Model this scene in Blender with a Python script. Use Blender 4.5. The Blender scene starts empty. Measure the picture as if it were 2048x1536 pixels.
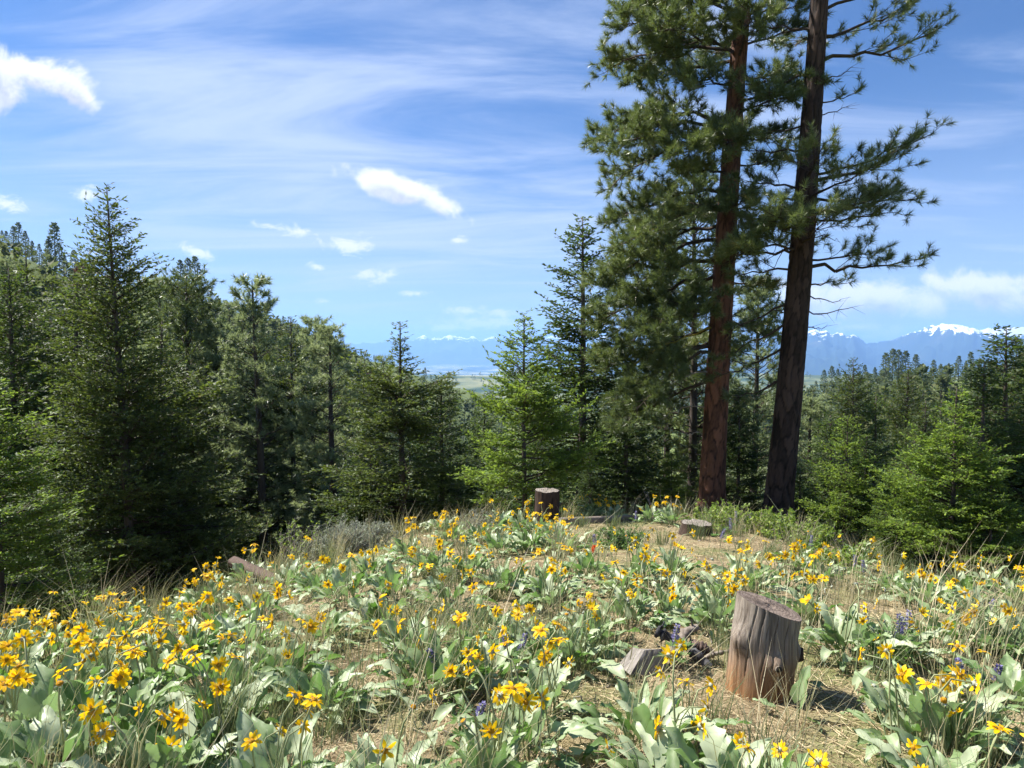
import bpy, math, random
import numpy as np
from mathutils import Vector, Matrix, Euler

# ------------------------------------------------------------------ camera, sky, sun, exposure
SC = bpy.context.scene
COL = SC.collection
R = math.radians
CAM_Z = 1.6
F = 1420.0            # focal length in pixels of the 2048 px wide photograph
PITCH = R(2.74)
cam = bpy.data.cameras.new('camera')
cam.sensor_width = 36.0
cam.lens = F / 2048 * 36.0
cam.clip_start = 0.05
cam.clip_end = 90000
cam_o = bpy.data.objects.new('camera', cam)
cam_o.location = (0, 0, CAM_Z)
cam_o.rotation_euler = (R(90) - PITCH, 0, 0)
COL.objects.link(cam_o)
SC.camera = cam_o

SUN_AZ = R(-66)       # measured from the view direction, negative = left
SUN_EL = R(53)
sun = bpy.data.lights.new('sun', 'SUN')
sun.energy = 5.0
sun.angle = R(0.53)
sun.color = (1.0, 0.95, 0.87)
sun_o = bpy.data.objects.new('sun', sun)
sd = Vector((math.sin(SUN_AZ) * math.cos(SUN_EL), math.cos(SUN_AZ) * math.cos(SUN_EL), math.sin(SUN_EL)))
sun_o.rotation_euler = sd.to_track_quat('Z', 'Y').to_euler()
sun_o.location = (-20, 20, 40)
COL.objects.link(sun_o)

SC.view_settings.view_transform = 'Standard'
SC.view_settings.look = 'None'
EXPO = 1.38
SC.view_settings.exposure = EXPO
SC.view_settings.gamma = 1.0
SC.view_settings.use_curve_mapping = False
SC.render.engine = 'CYCLES'
cy = SC.cycles
cy.use_denoising = True
cy.max_bounces = 6
cy.diffuse_bounces = 3
cy.glossy_bounces = 2
cy.transmission_bounces = 4
cy.volume_bounces = 1
cy.transparent_max_bounces = 8
cy.sample_clamp_indirect = 6
cy.use_adaptive_sampling = True
cy.adaptive_threshold = 0.02

# node helper -----------------------------------------------------------------
class NT:
    def __init__(s, tree):
        s.t = tree; s.n = tree.nodes; s.l = tree.links
    def node(s, typ, **kw):
        n = s.n.new(typ)
        for k, v in kw.items():
            setattr(n, k, v)
        return n
    def put(s, sock, v):
        if hasattr(v, 'is_output') or isinstance(v, bpy.types.NodeSocket):
            s.l.new(v, sock)
        elif isinstance(v, (tuple, list)) and sock.type == 'RGBA' and len(v) == 3:
            sock.default_value = (*v, 1)
        else:
            sock.default_value = v
    def math(s, op, a, b=None, c=None, clamp=False):
        n = s.node('ShaderNodeMath', operation=op, use_clamp=clamp)
        s.put(n.inputs[0], a)
        if b is not None: s.put(n.inputs[1], b)
        if c is not None: s.put(n.inputs[2], c)
        return n.outputs[0]
    def vec(s, op, a, b=None):
        n = s.node('ShaderNodeVectorMath', operation=op)
        s.put(n.inputs[0], a)
        if b is not None: s.put(n.inputs[1], b)
        return n.outputs['Value'] if op in ('LENGTH', 'DOT_PRODUCT', 'DISTANCE') else n.outputs[0]
    def noise(s, vec=None, scale=5, detail=4, rough=0.55, dist=0.0, lac=2.0):
        n = s.node('ShaderNodeTexNoise')
        if vec is not None: s.l.new(vec, n.inputs['Vector'])
        n.inputs['Scale'].default_value = scale
        n.inputs['Detail'].default_value = detail
        n.inputs['Roughness'].default_value = rough
        n.inputs['Distortion'].default_value = dist
        n.inputs['Lacunarity'].default_value = lac
        return n.outputs['Fac']
    def smooth(s, v, a, b, lo=0.0, hi=1.0):
        n = s.node('ShaderNodeMapRange', interpolation_type='SMOOTHSTEP')
        s.put(n.inputs['Value'], v)
        s.put(n.inputs['From Min'], a); s.put(n.inputs['From Max'], b)
        s.put(n.inputs['To Min'], lo); s.put(n.inputs['To Max'], hi)
        return n.outputs[0]
    def mix(s, fac, a, b, mode='MIX'):
        n = s.node('ShaderNodeMix', data_type='RGBA', blend_type=mode)
        s.put(n.inputs['Factor'], fac)
        s.put(n.inputs['A'], a) if False else s.put(n.inputs[6], a)
        s.put(n.inputs[7], b)
        return n.outputs[2]
    def ramp(s, fac, stops):
        n = s.node('ShaderNodeValToRGB')
        s.put(n.inputs[0], fac)
        e = n.color_ramp.elements
        while len(e) < len(stops): e.new(0.5)
        for i, (p, c) in enumerate(stops):
            e[i].position = p; e[i].color = (*c, 1)
        return n.outputs[0]
    def sep(s, v):
        n = s.node('ShaderNodeSeparateXYZ'); s.l.new(v, n.inputs[0]); return n.outputs
    def comb(s, x=0, y=0, z=0):
        n = s.node('ShaderNodeCombineXYZ')
        for i, v in enumerate((x, y, z)): s.put(n.inputs[i], v)
        return n.outputs[0]

# sky -------------------------------------------------------------------------
world = bpy.data.worlds.new('World'); SC.world = world; world.use_nodes = True
w = NT(world.node_tree); w.n.clear()
out = w.node('ShaderNodeOutputWorld'); bg = w.node('ShaderNodeBackground')
w.l.new(bg.outputs[0], out.inputs[0])
SKY_STRENGTH = 0.043
sky = w.node('ShaderNodeTexSky', sky_type='NISHITA')
sky.sun_disc = False
sky.sun_elevation = SUN_EL
sky.sun_rotation = SUN_AZ
sky.altitude = 900
sky.air_density = 1.1
sky.dust_density = 0.35
sky.ozone_density = 2.2
tc = w.node('ShaderNodeTexCoord')
D = w.vec('NORMALIZE', tc.outputs['Generated'])
dx, dy, dz = w.sep(D)
ady = w.math('MAXIMUM', w.math('ABSOLUTE', dy), 0.02)
U = w.math('DIVIDE', dx, ady)
V = w.math('DIVIDE', dz, ady)
UV = w.comb(U, V, 0)
# thin high cloud: streaks on a flat layer overhead
zz = w.math('ADD', w.math('MAXIMUM', dz, 0.0), 0.10)
P = w.comb(w.math('DIVIDE', dx, zz), w.math('DIVIDE', dy, zz), 0)
mp = w.node('ShaderNodeMapping'); w.l.new(P, mp.inputs[0])
mp.inputs['Rotation'].default_value = (0, 0, R(18)); mp.inputs['Scale'].default_value = (0.55, 1.6, 1)
c1 = w.noise(mp.outputs[0], 1.1, 8, 0.60, 0.75)
c2 = w.noise(P, 0.42, 3, 0.5, 0.4)
cirr = w.math('ADD', w.math('MULTIPLY', c1, 0.95), w.math('MULTIPLY', c2, 0.35))
def blob(u, v, a, b, rot=0.0, src=None):
    m = w.node('ShaderNodeMapping', vector_type='TEXTURE')
    w.l.new(src or UV, m.inputs[0])
    m.inputs['Location'].default_value = (u, v, 0)
    m.inputs['Rotation'].default_value = (0, 0, rot)
    m.inputs['Scale'].default_value = (a, b, 1)
    return w.vec('LENGTH', m.outputs[0])
def uvpx(x, y):
    return (x - 1024) / F, (700 - y) / F
u, v = uvpx(620, 330)
veil = w.smooth(blob(u, v, 0.50, 0.27, R(-8)), 1.25, 0.05)
cirr = w.math('ADD', cirr, w.math('MULTIPLY', veil, 0.17))
cfac = w.math('MULTIPLY', w.smooth(cirr, 0.60, 0.93), 0.88)
# cumulus: puffs spread through the sky, ragged by noise
big = [(-30, 180, 165, 66, -0.08), (85, 160, 115, 46, -0.30), (155, 188, 58, 27, -0.5), (800, 378, 105, 32, -0.22), (880, 410, 70, 26, -0.5),
       (1725, 600, 165, 42, -0.08), (1610, 604, 70, 40, 0), (1960, 574, 105, 50, -0.1), (2075, 574, 120, 50, 0),
       ]
small = [(700, 491, 48, 20, -0.1), (757, 552, 44, 15, 0), (180, 390, 34, 15, -0.2), (404, 507, 34, 11, -0.3),
         (590, 462, 40, 14, -0.25), (535, 453, 26, 8, -0.2), (634, 533, 20, 9, -0.2), (20, 408, 40, 14, -0.2),
         (917, 483, 20, 9, 0), (655, 604, 20, 7, 0), (940, 622, 48, 10, -0.05), (1000, 628, 36, 11, 0), (980, 645, 90, 14, 0), (900, 655, 60, 11, 0),
         (1720, 655, 60, 12, 0), (1760, 668, 60, 12, 0), (830, 588, 26, 6, 0), (1170, 655, 60, 12, 0)]
def field(lst, src=None):
    f = None
    for (x, y, a, b, r_) in lst:
        uu, vv = uvpx(x, y)
        d = blob(uu, vv, a / F, b / F, r_, src)
        f = d if f is None else w.math('SMOOTH_MIN', f, d, 0.25)
    return f
n1 = w.noise(UV, 13.0, 10, 0.60, 0.35)
n2 = w.noise(w.vec('MULTIPLY', UV, (1.0, 1.9, 1.0)), 34.0, 9, 0.66, 0.5)
fb = field(big); fs = field(small)
ab = w.smooth(w.math('ADD', fb, w.math('MULTIPLY', w.math('SUBTRACT', n1, 0.5), 2.8)), 1.10, 0.52)
as_ = w.smooth(w.math('ADD', fs, w.math('MULTIPLY', w.math('SUBTRACT', n2, 0.5), 4.2)), 1.20, 0.00)
alpha = w.math('MAXIMUM', ab, w.math('MULTIPLY', as_, 0.78))
UV2 = w.vec('ADD', UV, (-0.006, 0.019, 0.0))
n1b = w.noise(UV2, 13.0, 10, 0.60, 0.35)
above = w.math('ADD', field(big, UV2), w.math('MULTIPLY', w.math('SUBTRACT', n1b, 0.5), 2.8))
lit = w.smooth(above, 0.25, 1.0)  # sunlit tops and shaded undersides painted into the cumulus colour
n3 = w.math('ADD', w.math('MULTIPLY', w.noise(UV, 30.0, 6, 0.6, 0.3), 0.45), w.math('MULTIPLY', lit, 0.40))
cum = w.ramp(n3, [(0.16, (0.58, 0.62, 0.71)), (0.34, (0.82, 0.84, 0.89)), (0.58, (1.04, 1.04, 1.04))])
KS = 2 ** -EXPO * 1.45 / SKY_STRENGTH
def scale_col(c, k):
    n = w.node('ShaderNodeVectorMath', operation='SCALE'); w.put(n.inputs[0], c); n.inputs['Scale'].default_value = k
    return n.outputs[0]
skyc = w.mix(1.0, sky.outputs[0], (0.60, 0.84, 1.20), 'MULTIPLY')
skyc = w.mix(w.smooth(dz, 0.34, 0.0, 0.0, 0.62), skyc, tuple(c * KS for c in (0.44, 0.54, 0.74)))
skyc = w.mix(cfac, skyc, tuple(c * KS for c in (0.46, 0.545, 0.74)))
skyc = w.mix(alpha, skyc, scale_col(cum, KS * 0.78))
w.l.new(skyc, bg.inputs[0])
bg.inputs[1].default_value = SKY_STRENGTH
world.cycles.sampling_method = 'MANUAL'
world.cycles.sample_map_resolution = 512

# ------------------------------------------------------------------ helpers
def tagit(o, label=None, cat=None, group=None, kind=None):
    if label: o['label'] = label
    if cat: o['category'] = cat
    if group: o['group'] = group
    if kind: o['kind'] = kind
    return o
def link(name, data, parent=None, loc=None, rot=None, scale=None):
    o = bpy.data.objects.new(name, data)
    COL.objects.link(o)
    if parent is not None: o.parent = parent
    if loc is not None: o.location = loc
    if rot is not None: o.rotation_euler = rot
    if scale is not None: o.scale = scale if hasattr(scale, '__len__') else (scale,) * 3
    return o

class MB:
    """collects vertex / triangle / quad arrays and makes one mesh of them"""
    def __init__(s):
        s.v = []; s.f3 = []; s.f4 = []; s.m3 = []; s.m4 = []; s.t = []; s.n = 0
    def add(s, v, f3=None, f4=None, tint=0.5, mat=0):
        v = np.asarray(v, dtype=np.float64).reshape(-1, 3)
        if f3 is not None and len(f3):
            f3 = np.asarray(f3, dtype=np.int64).reshape(-1, 3) + s.n
            s.f3.append(f3); s.m3.append(np.full(len(f3), mat, dtype=np.int32))
        if f4 is not None and len(f4):
            f4 = np.asarray(f4, dtype=np.int64).reshape(-1, 4) + s.n
            s.f4.append(f4); s.m4.append(np.full(len(f4), mat, dtype=np.int32))
        s.v.append(v)
        s.t.append(np.broadcast_to(np.asarray(tint, dtype=np.float32), (len(v),)).astype(np.float32))
        s.n += len(v)
        return s
    def mesh(s, name, mats, smooth=False):
        me = bpy.data.meshes.new(name)
        V_ = np.concatenate(s.v) if s.v else np.zeros((0, 3))
        f3 = np.concatenate(s.f3) if s.f3 else np.zeros((0, 3), dtype=np.int64)
        f4 = np.concatenate(s.f4) if s.f4 else np.zeros((0, 4), dtype=np.int64)
        mi = np.concatenate(s.m3 + s.m4) if (s.m3 or s.m4) else np.zeros(0, dtype=np.int32)
        nf = len(f3) + len(f4)
        me.vertices.add(len(V_))
        me.vertices.foreach_set('co', V_.astype(np.float32).ravel())
        loops = np.concatenate([f3.ravel(), f4.ravel()]).astype(np.int32)
        me.loops.add(len(loops)); me.loops.foreach_set('vertex_index', loops)
        me.polygons.add(nf)
        tot = np.concatenate([np.full(len(f3), 3), np.full(len(f4), 4)]).astype(np.int32)
        st = np.concatenate([[0], np.cumsum(tot)[:-1]]).astype(np.int32) if nf else np.zeros(0, dtype=np.int32)
        me.polygons.foreach_set('loop_start', st)
        me.polygons.foreach_set('loop_total', tot)
        if mi.any(): me.polygons.foreach_set('material_index', mi)
        if smooth: me.polygons.foreach_set('use_smooth', np.ones(nf, dtype=bool))
        a = me.attributes.new('tint', 'FLOAT', 'POINT')
        a.data.foreach_set('value', np.concatenate(s.t) if s.t else np.zeros(0, dtype=np.float32))
        for m in (mats if isinstance(mats, (list, tuple)) else [mats]): me.materials.append(m)
        me.update(calc_edges=True)
        return me

def unit(a):
    return a / np.maximum(np.linalg.norm(a, axis=-1, keepdims=True), 1e-9)
UP = np.array([0, 0, 1.0])
def tube(mb, P, rad, k=8, tint=0.5, mat=0, cap=True):
    P = np.asarray(P, float); n = len(P); rad = np.broadcast_to(np.asarray(rad, float), (n,))
    T = unit(np.gradient(P, axis=0))
    ref = np.array([1.0, 0, 0]) if abs(T[:, 0]).mean() < 0.6 else np.array([0, 1.0, 0])
    A = unit(np.cross(T, ref)); B = np.cross(T, A)
    th = np.arange(k) * 2 * np.pi / k
    ring = P[:, None] + rad[:, None, None] * (A[:, None] * np.cos(th)[None, :, None] + B[:, None] * np.sin(th)[None, :, None])
    i = np.arange(n - 1)[:, None] * k; j = np.arange(k)[None]; j2 = (j + 1) % k
    q = np.stack([i + j, i + j2, i + k + j2, i + k + j], -1).reshape(-1, 4)
    v = ring.reshape(-1, 3); f3 = None
    if cap:
        v = np.vstack([v, P[0], P[-1]]); jj = np.arange(k)
        f3 = np.vstack([np.stack([(jj + 1) % k, jj, np.full(k, n * k)], 1),
                        np.stack([(n - 1) * k + jj, (n - 1) * k + (jj + 1) % k, np.full(k, n * k + 1)], 1)])
    mb.add(v, f3, q, tint, mat)
def sticks(mb, A, B, ra, rb, tint=0.5, mat=0):
    """many straight three-sided tapering twigs"""
    n = len(A)
    if n == 0: return
    T = unit(B - A)
    ref = np.where(np.abs(T[:, 2:3]) < 0.8, UP[None], np.array([[1.0, 0, 0]]))
    X = unit(np.cross(T, ref)); Y = np.cross(T, X)
    ra = np.broadcast_to(ra, (n,)); rb = np.broadcast_to(rb, (n,))
    vs = []
    for C_, r_ in ((A, ra), (B, rb)):
        for a in (0, 2.0944, 4.18879):
            vs.append(C_ + r_[:, None] * (X * math.cos(a) + Y * math.sin(a)))
    v = np.stack(vs, 1).reshape(-1, 3)
    b = np.arange(n)[:, None] * 6
    q = np.concatenate([b + np.array([[0, 1, 4, 3]]), b + np.array([[1, 2, 5, 4]]), b + np.array([[2, 0, 3, 5]])], 0)
    t = np.repeat(np.broadcast_to(tint, (n,)), 6)
    mb.add(v, None, q, t, mat)
def diamonds(mb, A, T, L, W, rng, tint, upbias=0.6, mat=0):
    """leaf-like folded rhombs from A along T"""
    n = len(A)
    if n == 0: return
    r_ = rng.normal(size=(n, 3)) * (1 - upbias) + UP * upbias
    X = unit(np.cross(T, r_)); N = np.cross(X, T)
    L = np.broadcast_to(L, (n,))[:, None]; W = np.broadcast_to(W, (n,))[:, None]
    M = A + T * L * 0.45
    v = np.stack([A, M + X * W * 0.5 + N * W * 0.15, A + T * L, M - X * W * 0.5 + N * W * 0.15], 1).reshape(-1, 3)
    b = np.arange(n)[:, None] * 4
    f = np.concatenate([b + np.array([[0, 1, 2]]), b + np.array([[0, 2, 3]])], 0)
    mb.add(v, f, None, np.repeat(np.broadcast_to(tint, (n,)), 4), mat)
def needles(mb, A, T, L, W, rng, tint, mat=0):
    n = len(A)
    if n == 0: return
    X = unit(np.cross(T, rng.normal(size=(n, 3))))
    L = np.broadcast_to(L, (n,))[:, None]
    v = np.stack([A + X * W * 0.5, A - X * W * 0.5, A + T * L], 1).reshape(-1, 3)
    f = np.arange(n * 3).reshape(-1, 3)
    mb.add(v, f, None, np.repeat(np.broadcast_to(tint, (n,)), 3), mat)
def rot_about(v, axis, ang):
    c = np.cos(ang)[..., None]; s = np.sin(ang)[..., None]
    return v * c + np.cross(axis, v) * s + axis * (np.sum(axis * v, -1, keepdims=True)) * (1 - c)

# value noise -----------------------------------------------------------------
_h = np.random.default_rng(11).random((256, 256))
def vnoise(x, y):
    xi = np.floor(x).astype(int); yi = np.floor(y).astype(int)
    fx = x - xi; fy = y - yi
    fx = fx * fx * (3 - 2 * fx); fy = fy * fy * (3 - 2 * fy)
    g = lambda a, b: _h[a & 255, b & 255]
    return (g(xi, yi) * (1 - fx) + g(xi + 1, yi) * fx) * (1 - fy) + (g(xi, yi + 1) * (1 - fx) + g(xi + 1, yi + 1) * fx) * fy
def fbm(x, y, o=5, g=0.5):
    s = 0; a = 1.0; t = 0
    for i in range(o):
        s = s + a * (vnoise(x + 17.3 * i, y - 9.1 * i) - 0.5); t += a
        a *= g; x = x * 2.03; y = y * 2.03
    return s / t * 2
def worley_edge(x, y, period):
    """distance between nearest and second nearest cell point; x wraps at period"""
    xi = np.floor(x).astype(int); yi = np.floor(y).astype(int)
    d1 = np.full(x.shape, 9.0); d2 = np.full(x.shape, 9.0); idv = np.zeros(x.shape)
    for ax in (-1, 0, 1):
        for ay in (-1, 0, 1):
            cx = xi + ax; cyy = yi + ay; w_ = np.mod(cx, period)
            px_ = cx + _h[w_ & 255, cyy & 255]; py_ = cyy + _h[(w_ + 91) & 255, (cyy + 37) & 255]
            d = np.hypot(px_ - x, py_ - y)
            near = d < d1
            d2 = np.where(near, d1, np.minimum(d2, d)); idv = np.where(near, _h[(w_ + 13) & 255, (cyy + 5) & 255], idv)
            d1 = np.where(near, d, d1)
    return d2 - d1, idv

# ------------------------------------------------------------------ terrain
def pchip(xs, ys, x):
    xs = np.asarray(xs, float); ys = np.asarray(ys, float)
    h = np.diff(xs); d = np.diff(ys) / h
    m = np.zeros_like(xs); m[0] = d[0]; m[-1] = d[-1]
    for i in range(1, len(xs) - 1):
        if d[i - 1] * d[i] > 0:
            w1 = 2 * h[i] + h[i - 1]; w2 = h[i] + 2 * h[i - 1]
            m[i] = (w1 + w2) / (w1 / d[i - 1] + w2 / d[i])
    k = np.clip(np.searchsorted(xs, x) - 1, 0, len(xs) - 2)
    t = (x - xs[k]) / h[k]
    return ((1 + 2 * t) * (1 - t) ** 2 * ys[k] + t * (1 - t) ** 2 * h[k] * m[k] + t * t * (3 - 2 * t) * ys[k + 1] + t * t * (t - 1) * h[k] * m[k + 1])
RMIN, RMAX, NR = 0.15, 26500.0, 900
LR = np.linspace(math.log(RMIN), math.log(RMAX), NR)
RG = np.exp(LR)
# direction (photo px or degrees), meadow edge depth + px row, ravine (depth, z), ridge (depth, z)
PROF = [
    (0, 6.0, 1322, (45, -10), (200, 29)), (150, 6.6, 1288, (50, -11), (230, 23)), (350, 7.4, 1226, (55, -13), (280, 22)),
    (500, 8.2, 1165, (60, -15), (330, 17)), (650, 9.2, 1112, (70, -18), (400, 6)), (750, 9.8, 1088, (80, -22), (480, -6)),
    (900, 10.5, 1066, (100, -30), (600, -30)), (1024, 11.0, 1054, (120, -40), (700, -52)), (1200, 12.2, 1040, (110, -38), (650, -60)),
    (1350, 13.2, 1034, (100, -34), (640, -52)), (1450, 13.5, 1036, (90, -30), (600, -45)), (1600, 12.0, 1068, (80, -24), (450, -29)), (1750, 9.6, 1132, (74, -21), (380, -19)),
    (1900, 8.0, 1165, (66, -18), (330, -13)), (2048, 7.0, 1198, (60, -16), (300, -8)),
]
knots = []
def far_part(rg, zg):
    return [(rg * 1.7, min(zg - 45, -60)), (1500, -190), (3000, -97), (4300, -320), (6500, -372), (12000, -374), (RMAX + 10, -374)]
for px_, ye, yp, rav, rid in PROF:
    t = (px_ - 1024) / F; ph = math.atan(t); k = 1 / math.cos(ph)
    ze = CAM_Z - (yp - 700) / F * ye
    pts = [(0.05, 0.06), (2.0 * k, 0.02), (3.4 * k, -0.13), (ye * k * 0.8, ze * 0.72 + 0.02), (ye * k, ze), ((ye + 2.6) * k, ze - 1.0), ((ye + 9) * k, ze - 4.5),
           (rav[0] * k, rav[1]), (rid[0] * k, rid[1])] + far_part(rid[0] * k, rid[1])
    knots.append((ph, pts))
for deg, ye, ze, rav, rid in ((-75, 4.5, -0.35, (40, -6), (170, 34)), (75, 5.5, -0.3, (50, -9), (280, 12))):
    pts = [(0.05, 0.06), (2.0, 0.02), (3.2, -0.06), (ye, ze), (ye + 3, ze - 0.9), (ye + 9, ze - 3.4), rav, rid] + far_part(rid[0], rid[1])
    knots.append((R(deg), pts))
for deg in (-130, 180, 130):
    knots.append((R(deg), [(0.05, 0.06), (2, 0.08), (5, 0.2), (20, 1.2), (60, 4), (220, 18), (500, 30), (1500, -100), (3000, -150), (4300, -320), (6500, -372), (12000, -374), (RMAX + 10, -374)]))
knots.sort(key=lambda k: k[0])
TAB = np.array([pchip([p[0] for p in k[1]], [p[1] for p in k[1]], RG) for k in knots])
PHS = np.array([k[0] for k in knots])
NPH = 1440
PHG = np.linspace(-math.pi, math.pi, NPH + 1)
_ph = np.concatenate([PHS[-3:] - 2 * math.pi, PHS, PHS[:3] + 2 * math.pi])
_tb = np.concatenate([TAB[-3:], TAB, TAB[:3]])
DENSE = np.empty((NPH + 1, NR))
for i in range(NR):
    DENSE[:, i] = pchip(_ph, _tb[:, i], PHG)
ker = np.exp(-0.5 * (np.arange(-10, 11) / 4.0) ** 2); ker /= ker.sum()
pad = np.concatenate([DENSE[-11:-1], DENSE, DENSE[1:11]])
DENSE = np.stack([np.convolve(pad[:, i], ker, 'valid') for i in range(NR)], 1)
def H(x, y):
    x = np.asarray(x, float); y = np.asarray(y, float)
    r_ = np.maximum(np.hypot(x, y), RMIN); ph = np.arctan2(x, y)
    fi = np.clip((np.log(r_) - LR[0]) / (LR[1] - LR[0]), 0, NR - 1.001); fj = np.clip((ph + math.pi) / (2 * math.pi) * NPH, 0, NPH - 0.001)
    i = fi.astype(int); j = fj.astype(int); a = fi - i; b = fj - j
    z = (DENSE[j, i] * (1 - a) + DENSE[j, i + 1] * a) * (1 - b) + (DENSE[j + 1, i] * (1 - a) + DENSE[j + 1, i + 1] * a) * b
    z = z + 0.05 * fbm(x * 0.8, y * 0.8, 3) * np.clip(r_ / 2, 0, 1)
    z = z + 2.0 * fbm(x / 55, y / 55, 4) * np.clip((r_ - 30) / 80, 0, 1) + 22 * fbm(x / 900, y / 900, 4) * np.clip((r_ - 900) / 1500, 0, 1) * np.clip((6000 - r_) / 2000, 0, 1)
    return z
def Hs(x, y):
    return float(H(np.array([x]), np.array([y]))[0])
CP, SP = math.cos(PITCH), math.sin(PITCH)
def ray(px, py):
    """direction with unit forward (y) component for a photo pixel"""
    a = (px - 1024) / F; b = (768 - py) / F
    fy = CP + b * SP; fz = -SP + b * CP
    return a / fy, fz / fy
def ground_px(px, py):
    a, s = ray(px, py)
    Y = np.linspace(0.8, 40, 4000)
    d = CAM_Z + s * Y - H(a * Y, Y)
    k = np.argmax(d < 0) if (d < 0).any() else len(Y) - 1
    return np.array([a * Y[k], Y[k], Hs(a * Y[k], Y[k])])
def at_depth(px, py, Y):
    a, s = ray(px, py)
    return np.array([a * Y, Y, CAM_Z + s * Y])

# ------------------------------------------------------------------ materials
def new_mat(name):
    m = bpy.data.materials.new(name); m.use_nodes = True
    t = NT(m.node_tree); t.n.clear()
    t.out = t.node('ShaderNodeOutputMaterial')
    return m, t
def principled(t, col, rough=0.7, spec=0.3, normal=None):
    b = t.node('ShaderNodeBsdfPrincipled')
    t.put(b.inputs['Base Color'], col); t.put(b.inputs['Roughness'], rough); b.inputs['Specular IOR Level'].default_value = spec
    if normal is not None: t.l.new(normal, b.inputs['Normal'])
    return b.outputs[0]
def bump(t, h, strength=0.5, dist=0.02):
    b = t.node('ShaderNodeBump'); b.inputs['Strength'].default_value = strength; b.inputs['Distance'].default_value = dist
    t.l.new(h, b.inputs['Height']); return b.outputs[0]
def attr(t, name='tint'):
    a = t.node('ShaderNodeAttribute'); a.attribute_name = name; return a.outputs['Fac']
def objpos(t):
    return t.node('ShaderNodeTexCoord').outputs['Object']
def foliage(name, stops, trans, tfac=0.35, rough=0.55, spec=0.35, nscale=1.2, objvar=0.25, spots=0.0):
    m, t = new_mat(name)
    a = attr(t)
    n = t.noise(objpos(t), nscale, 3, 0.6)
    oi = t.node('ShaderNodeObjectInfo').outputs['Random']
    f = t.math('ADD', a, t.math('ADD', t.math('MULTIPLY', t.math('SUBTRACT', n, 0.5), 0.55), t.math('MULTIPLY', t.math('SUBTRACT', oi, 0.5), objvar)), clamp=True)
    col = t.ramp(f, stops)
    if spots:
        col = t.mix(t.smooth(t.math('ADD', t.noise(objpos(t), 22, 5, 0.7), t.math('MULTIPLY', oi, 0.10)), 0.70, 0.78, 0, spots), col, (0.20, 0.13, 0.05))
    p = principled(t, col, rough, spec)
    tr = t.node('ShaderNodeBsdfTranslucent')
    t.l.new(t.mix(0.55, col, trans), tr.inputs[0])
    mx = t.node('ShaderNodeMixShader'); mx.inputs[0].default_value = tfac
    t.l.new(p, mx.inputs[1]); t.l.new(tr.outputs[0], mx.inputs[2]); t.l.new(mx.outputs[0], t.out.inputs[0])
    return m
M = {}
M['fir_olive'] = foliage('fir_olive_needles', [(0.0, (0.014, 0.030, 0.010)), (0.38, (0.046, 0.080, 0.020)), (0.72, (0.150, 0.195, 0.046)), (1.0, (0.27, 0.22, 0.06))], (0.25, 0.33, 0.04), 0.34)  # wide dark-to-bright range paints shade and sunlit tips into the needle colour
M['fir_bright'] = foliage('fir_bright_needles', [(0.0, (0.030, 0.066, 0.014)), (0.42, (0.115, 0.190, 0.035)), (1.0, (0.33, 0.43, 0.085))], (0.42, 0.58, 0.06), 0.45)
M['fir_dark'] = foliage('fir_dark_needles', [(0.0, (0.013, 0.031, 0.012)), (0.40, (0.043, 0.083, 0.022)), (0.74, (0.140, 0.200, 0.046)), (1.0, (0.23, 0.22, 0.06))], (0.22, 0.33, 0.04), 0.34)
M['pine_needle'] = foliage('pine_needles', [(0.0, (0.026, 0.044, 0.018)), (0.45, (0.075, 0.110, 0.042)), (0.85, (0.19, 0.235, 0.085)), (1.0, (0.30, 0.21, 0.06))], (0.26, 0.34, 0.07), 0.30, 0.38, 0.5)
M['pine_pale'] = foliage('young_pine_needles', [(0.0, (0.060, 0.090, 0.045)), (0.45, (0.18, 0.23, 0.118)), (1.0, (0.36, 0.40, 0.21))], (0.40, 0.48, 0.18), 0.42, 0.42, 0.5)
M['far_green'] = foliage('far_conifer_needles', [(0.0, (0.032, 0.050, 0.028)), (0.5, (0.072, 0.098, 0.048)), (1.0, (0.14, 0.15, 0.062))], (0.2, 0.25, 0.08), 0.38, 0.7, 0.2, 0.02, 0.5)
M['leaf'] = foliage('balsamroot_leaf', [(0.0, (0.080, 0.145, 0.038)), (0.5, (0.210, 0.285, 0.135)), (1.0, (0.40, 0.455, 0.295))], (0.17, 0.44, 0.02), 0.27, 0.46, 0.36, 6.0, 0.9, 0.8)
M['sage'] = foliage('sagebrush_leaf', [(0.0, (0.20, 0.23, 0.16)), (0.6, (0.32, 0.35, 0.26)), (1.0, (0.42, 0.43, 0.34))], (0.3, 0.34, 0.2), 0.3)
M['shrub'] = foliage('shrub_leaf', [(0.0, (0.07, 0.13, 0.025)), (0.5, (0.15, 0.24, 0.04)), (1.0, (0.30, 0.36, 0.07))], (0.30, 0.42, 0.05), 0.42)
M['herb'] = foliage('lupine_leaf', [(0.0, (0.05, 0.10, 0.03)), (0.5, (0.09, 0.17, 0.045)), (1.0, (0.15, 0.24, 0.07))], (0.16, 0.30, 0.04), 0.35)
M['grass'] = foliage('grass_blades', [(0.0, (0.085, 0.125, 0.055)), (0.40, (0.16, 0.20, 0.10)), (0.62, (0.29, 0.28, 0.16)), (1.0, (0.52, 0.43, 0.27))], (0.28, 0.32, 0.10), 0.30, 0.5, 0.4, 0.8)
M['straw'] = foliage('dead_grass_litter', [(0.0, (0.22, 0.16, 0.09)), (0.5, (0.43, 0.345, 0.20)), (1.0, (0.66, 0.56, 0.36))], (0.4, 0.3, 0.18), 0.2, 0.6, 0.3, 1.5)
M['petal'] = foliage('yellow_petal', [(0.0, (0.80, 0.42, 0.006)), (0.45, (0.90, 0.56, 0.008)), (1.0, (0.95, 0.68, 0.02))], (0.95, 0.58, 0.006), 0.45, 0.5, 0.2, 30, 0.6)
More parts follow.
